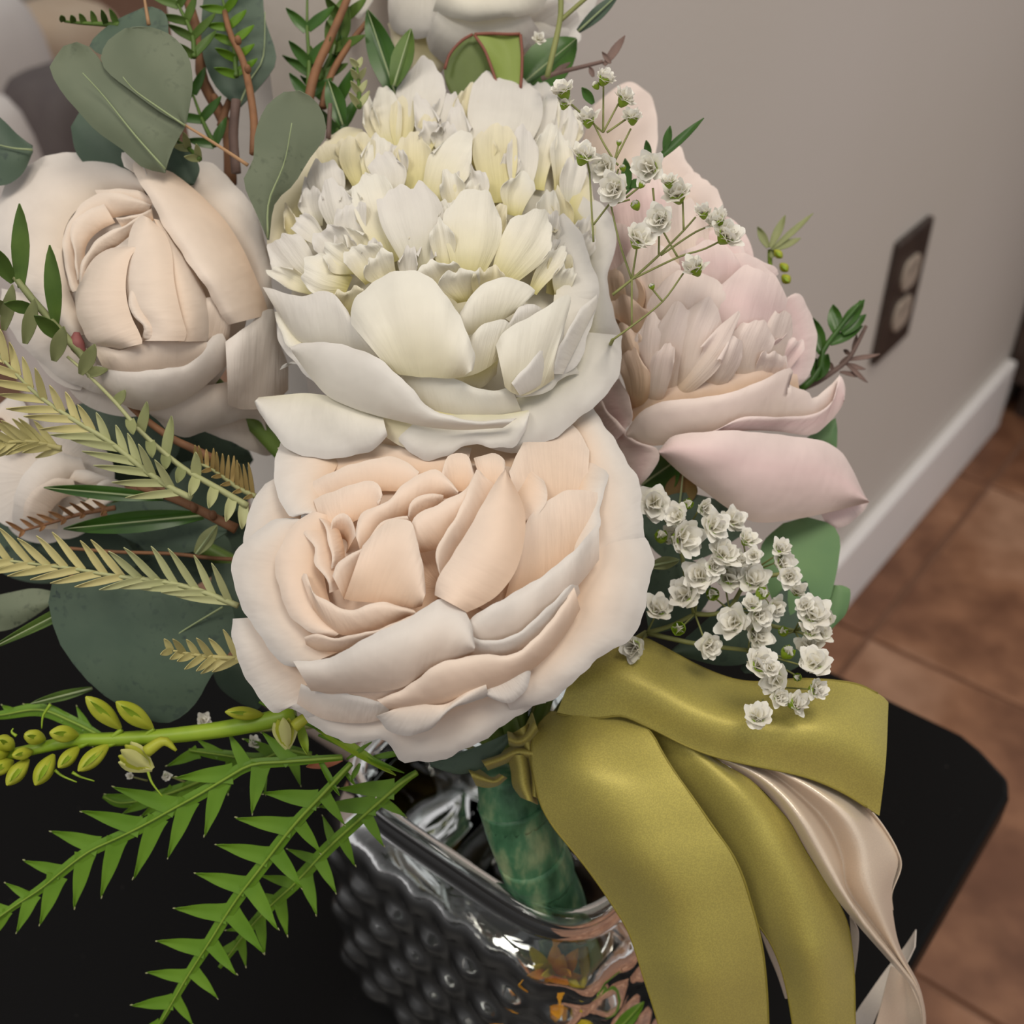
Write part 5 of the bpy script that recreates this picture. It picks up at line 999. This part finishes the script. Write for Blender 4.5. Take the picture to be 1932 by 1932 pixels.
ribbon('tail', [D_(L3, 0.356, 0.348, 0.346, 0.350, 0.366), D_(m3, 0.352, 0.338, 0.336, 0.342, 0.362), D_(R3, 0.352, 0.342, 0.342, 0.350, 0.368)], M_olive_rib, bow, hem=M_hem, m=24)
# knot: crossed folds round the stems
for k, (a, b, da, db) in enumerate((('1050,380 1090,430 1130,500 1150,600 1140,680', '1180,300 1190,400 1200,500 1210,600 1230,720', 0.356, 0.350), ('820,520 900,560 960,600 1000,580', '880,640 930,650 990,640 1040,600', 0.356, 0.352), ('900,500 1000,470 1080,430 1170,430', '940,560 1020,530 1100,500 1180,520', 0.353, 0.349), ('1040,360 1090,370 1130,340 1170,260', '1050,430 1100,450 1160,430 1210,380', 0.353, 0.348), ('1040,480 1060,560 1070,640 1110,700', '1160,480 1170,560 1180,640 1200,740', 0.352, 0.349))):
    A, B = C7(a), C7(b); Mx = [((p[0]+q[0])/2, (p[1]+q[1])/2) for p, q in zip(A, B)]
    ribbon('knot_fold', [D_(A, da), D_(Mx, db-0.003), D_(B, db+0.003)], M_olive_rib, bow, n=16, m=12)
# cream ribbon with a twist
cr = thing('cream_ribbon', 'cream satin ribbon twisting down past the olive ribbon', 'ribbon', at(1350, 1430, 0.345))
a = C9('290,525 480,640 600,740 700,880 800,1050 950,1270 1080,1430 1230,1600 1350,1740 1392,1840 1402,1940 1405,2000')
b = C9('300,530 520,615 680,740 790,880 880,1040 990,1240 1110,1420 1250,1590 1362,1735 1398,1840 1408,1940 1410,2000')
c = C9('310,530 560,600 740,720 900,880 980,1060 1010,1230 1140,1410 1265,1580 1368,1730 1404,1840 1412,1940 1414,2000')
d = C9('320,530 580,585 800,690 980,830 1080,1000 1120,1200 1190,1380 1280,1570 1372,1725 1408,1840 1415,1940 1416,2000')
e = C9('330,530 600,580 900,690 1100,800 1270,1040 1240,1240 1262,1450 1305,1580 1380,1720 1414,1850 1420,1940 1420,2000')
ribbon('band', [D_(a, 0.345, 0.345, 0.348, 0.358, 0.372), D_(b, 0.345, 0.333, 0.337, 0.355, 0.372), D_(c, 0.346, 0.350, 0.350, 0.357, 0.373), D_(d, 0.347, 0.336, 0.342, 0.358, 0.374), D_(e, 0.349, 0.352, 0.356, 0.362, 0.376)], M_cream_rib, cr, m=40, n=60)
ribbon('band_edge', [D_(C9('1090,790 1170,890 1245,1010 1270,1110 1228,1240 1240,1330'), 0.352, 0.356, 0.36), D_(C9('1120,800 1200,900 1275,1030 1292,1120 1245,1250 1250,1340'), 0.350, 0.353, 0.358)], M_cream_rib, cr, m=6)
ribbon('tail', [D_(C9('1240,1630 1215,1720 1180,1860 1150,1960 1130,2040'), 0.366, 0.376), D_(C9('1300,1660 1300,1760 1290,1880 1290,1960 1290,2040'), 0.368, 0.382), D_(C9('1345,1735 1385,1830 1398,1920 1402,1980 1404,2040'), 0.366, 0.374)], M_cream_rib, cr, m=12)
wr = thing('white_ribbon', 'pale white satin ribbon end beneath the cream ribbon', 'ribbon', at(1700, 1790, 0.385))
ribbon('band', [D_(C9('1370,1440 1310,1530 1220,1640 1120,1780 1050,1890 1040,1990'), 0.386, 0.392), D_(C9('1365,1530 1320,1620 1240,1740 1180,1850 1140,1950 1120,2040'), 0.382, 0.388)], M_white_rib, wr, m=10)
sl = thing('cream_ribbon', 'sliver of cream ribbon showing in the slit between the olive tails', 'ribbon', at(1440, 1745, 0.362))
ribbon('band', [D_(C9('545,1390 560,1450 600,1560 650,1680 690,1800'), 0.358, 0.366), D_(C9('570,1400 610,1480 650,1580 690,1700 730,1800'), 0.362, 0.370)], M_white_rib, sl, m=6)
ribbon('band_fold', [D_(C9('1025,1370 1030,1450 1035,1560 1040,1680'), 0.362, 0.368), D_(C9('1050,1400 1072,1460 1066,1570 1050,1680'), 0.360, 0.368)], M_white_rib, sl, m=6)

# bound stems, wrapped in green tape, standing in the vase
def wrap_mat():
    m, nt, b = new_mat('green_floral_tape'); n = noise_node(nt, 130.0, 4.0, stretch=(1, 1, 0.4)); n2 = noise_node(nt, 70.0, 3.0)
    r = ramp(nt, [(0.3, srgb(28, 74, 46)), (0.48, srgb(72, 120, 84)), (0.66, srgb(150, 168, 124))], n.outputs[0])
    nt.links.new(r.outputs[0], b.inputs['Base Color']); b.inputs['Roughness'].default_value = 0.5; bump(nt, b, n2.outputs[0], 0.5, 0.003); return m
M_tape = wrap_mat()
hs = thing('bouquet_handle', 'bundle of stems wrapped in green floral tape standing in the vase', 'stems', at(1060, 1760, 0.43))
P_ = [np.array(at(955, 1440, 0.372)), np.array(at(975, 1540, 0.378)), np.array(at(1010, 1630, 0.388)), np.array(at(1045, 1700, 0.402)), np.array(at(1062, 1745, 0.415)), np.array(at(1075, 1790, 0.432))]
tube('wrap', P_, [0.0095, 0.0108, 0.0108, 0.0102, 0.0096, 0.009], M_tape, hs, sides=20, n=30)
tube('tape_band', [np.array(at(1000, 1606, 0.3845)), np.array(at(1012, 1632, 0.3885)), np.array(at(1022, 1652, 0.3925))], [0.0112, 0.0116, 0.0110], M_tape, hs, sides=20, n=8)
tube('tape_band', [np.array(at(968, 1508, 0.3755)), np.array(at(975, 1535, 0.378))], [0.0112, 0.0110], M_tape, hs, sides=20, n=6)
for k in range(5):
    a_ = k*1.26; q = P_[-1]+0.005*np.array([math.cos(a_), math.sin(a_), 0]); tube('cut_stem', [q+np.array([0, 0, 0.012]), q+np.array([0.003*math.cos(a_), 0.003*math.sin(a_), -0.012])], 0.0028, M_stem, hs, sides=8, n=4)

# ------------------------------------------------------------------ glass vase
fc = on_plane(1118, 1752, CAMZ-0.332); lc = on_plane(604, 1512, CAMZ-0.332)   # two corners of the rim
s1, o1 = float(fc @ WD), float(fc @ WN)-WALL_S; s2, o2 = float(lc @ WD), float(lc @ WN)-WALL_S
HALF = 0.057
VK = 1.13
vs = 0.5*(s1+s2)+HALF; vo = 0.5*(o1+o2)-0.004
VB, VT = TZ, CAMZ-0.332
def rsq(a, h, pw=5.0):
    c, s_ = math.cos(a), math.sin(a); k = (abs(c)**pw+abs(s_)**pw)**(-1/pw); return h*k*c, h*k*s_
def vase_shell():
    prof = [(0.0, 0.030), (0.0, 0.044), (0.004, 0.050), (0.014, 0.0535)]
    for q in np.linspace(0.022, 0.104, 34): prof.append((q, 0.0555+0.0015*math.sin(q*30)))
    prof += [(0.110, 0.0555), (0.115, 0.0525), (0.118, 0.0495), (0.121, 0.0485), (0.126, 0.0492), (0.130, 0.0505), (0.1328, 0.0500), (0.1335, 0.0480), (0.1325, 0.0462), (0.129, 0.0452), (0.122, 0.0448), (0.116, 0.0460), (0.111, 0.0490), (0.100, 0.0515), (0.06, 0.052), (0.02, 0.0505), (0.012, 0.047), (0.009, 0.040), (0.009, 0.02), (0.009, 0.0005)]
    kk = (VT-VB)/0.1335; N = 176; V = []
    for (z, h) in prof:
        for i in range(N):
            a = 2*math.pi*(i+0.5)/N; hh = h
            if 0.02 <= z <= 0.106 and h > 0.0538:                                   # dimples pressed in the outside
                row = z/0.0165; col = i/N*26+(0.5 if int(row) % 2 else 0); dz = (row-math.floor(row)-0.5); dc = (col-math.floor(col)-0.5)
                d2 = dz*dz+dc*dc; hh = h+0.0030*max(0.0, 1-d2/0.17)-0.0004
            x, y = rsq(a, hh*VK); V.append(wp(vs+x, vo+y, VB+z*kk))
    F = grid_faces(len(prof), N, True)+[tuple(range(N))[::-1], tuple((len(prof)-1)*N+i for i in range(N))]
    return V, F
def glass_mat():
    m, nt, b = new_mat('clear_glass'); b.inputs['Base Color'].default_value = (0.86, 0.91, 0.89, 1); b.inputs['Roughness'].default_value = 0.02
    b.inputs['IOR'].default_value = 1.46; b.inputs['Transmission Weight'].default_value = 1.0; return m
V, F = vase_shell()
vase = thing('glass_vase', 'square clear glass vase with a dimpled body on the black table', 'vase', wp(vs, vo, VB))
mesh_obj('body', V, F, glass_mat(), vase)
# faded orange bloom and green stems lying in the vase
ob = thing('wilted_flower', 'wilted orange and yellow flower seen through the vase glass', 'flower', at(1050, 1880, 0.41))
M_or = petal_mat('orange_petal', [(0.0, srgb(150, 70, 20)), (0.5, srgb(196, 118, 30)), (1.0, srgb(206, 150, 40))], 0.2)
M_ye = petal_mat('yellow_petal', [(0.0, srgb(150, 130, 20)), (1.0, srgb(196, 176, 40))], 0.2)
for k in range(22):
    a_ = k*2.4; rr = 24+3.6*k; b_ = (1046+6*math.cos(a_), 1860+6*math.sin(a_)); e_ = (1046+rr*0.8*math.cos(a_), 1860+rr*math.sin(a_))
    blade('petal', b_, e_, 17, 0.402, 0.398+0.006*math.sin(k), M_or if k % 4 else M_ye, ob, bend=0.2*math.sin(k*3), M=8)
for (p, D) in (([(1100, 1790), (1112, 1860), (1104, 1950)], 0.402), ([(1060, 1900), (1075, 1960)], 0.41), ([(920, 1800), (930, 1900), (945, 1990)], 0.42)): ptube('stem', p, D, 0.0022, M_ye if D < 0.41 else M_or, ob, sides=7)
bl = thing('fallen_leaf', 'small bright green leaf lying beside the vase under the ribbon', 'leaf', at(1180, 1930, 0.40))
blade('blade', (1150, 1960), (1215, 1890), 14, 0.40, 0.398, M_frond, bl, M=9); vein(bl, [(1150, 1960), (1215, 1890)], 0.3985, 0.0004, M_frond_rib)
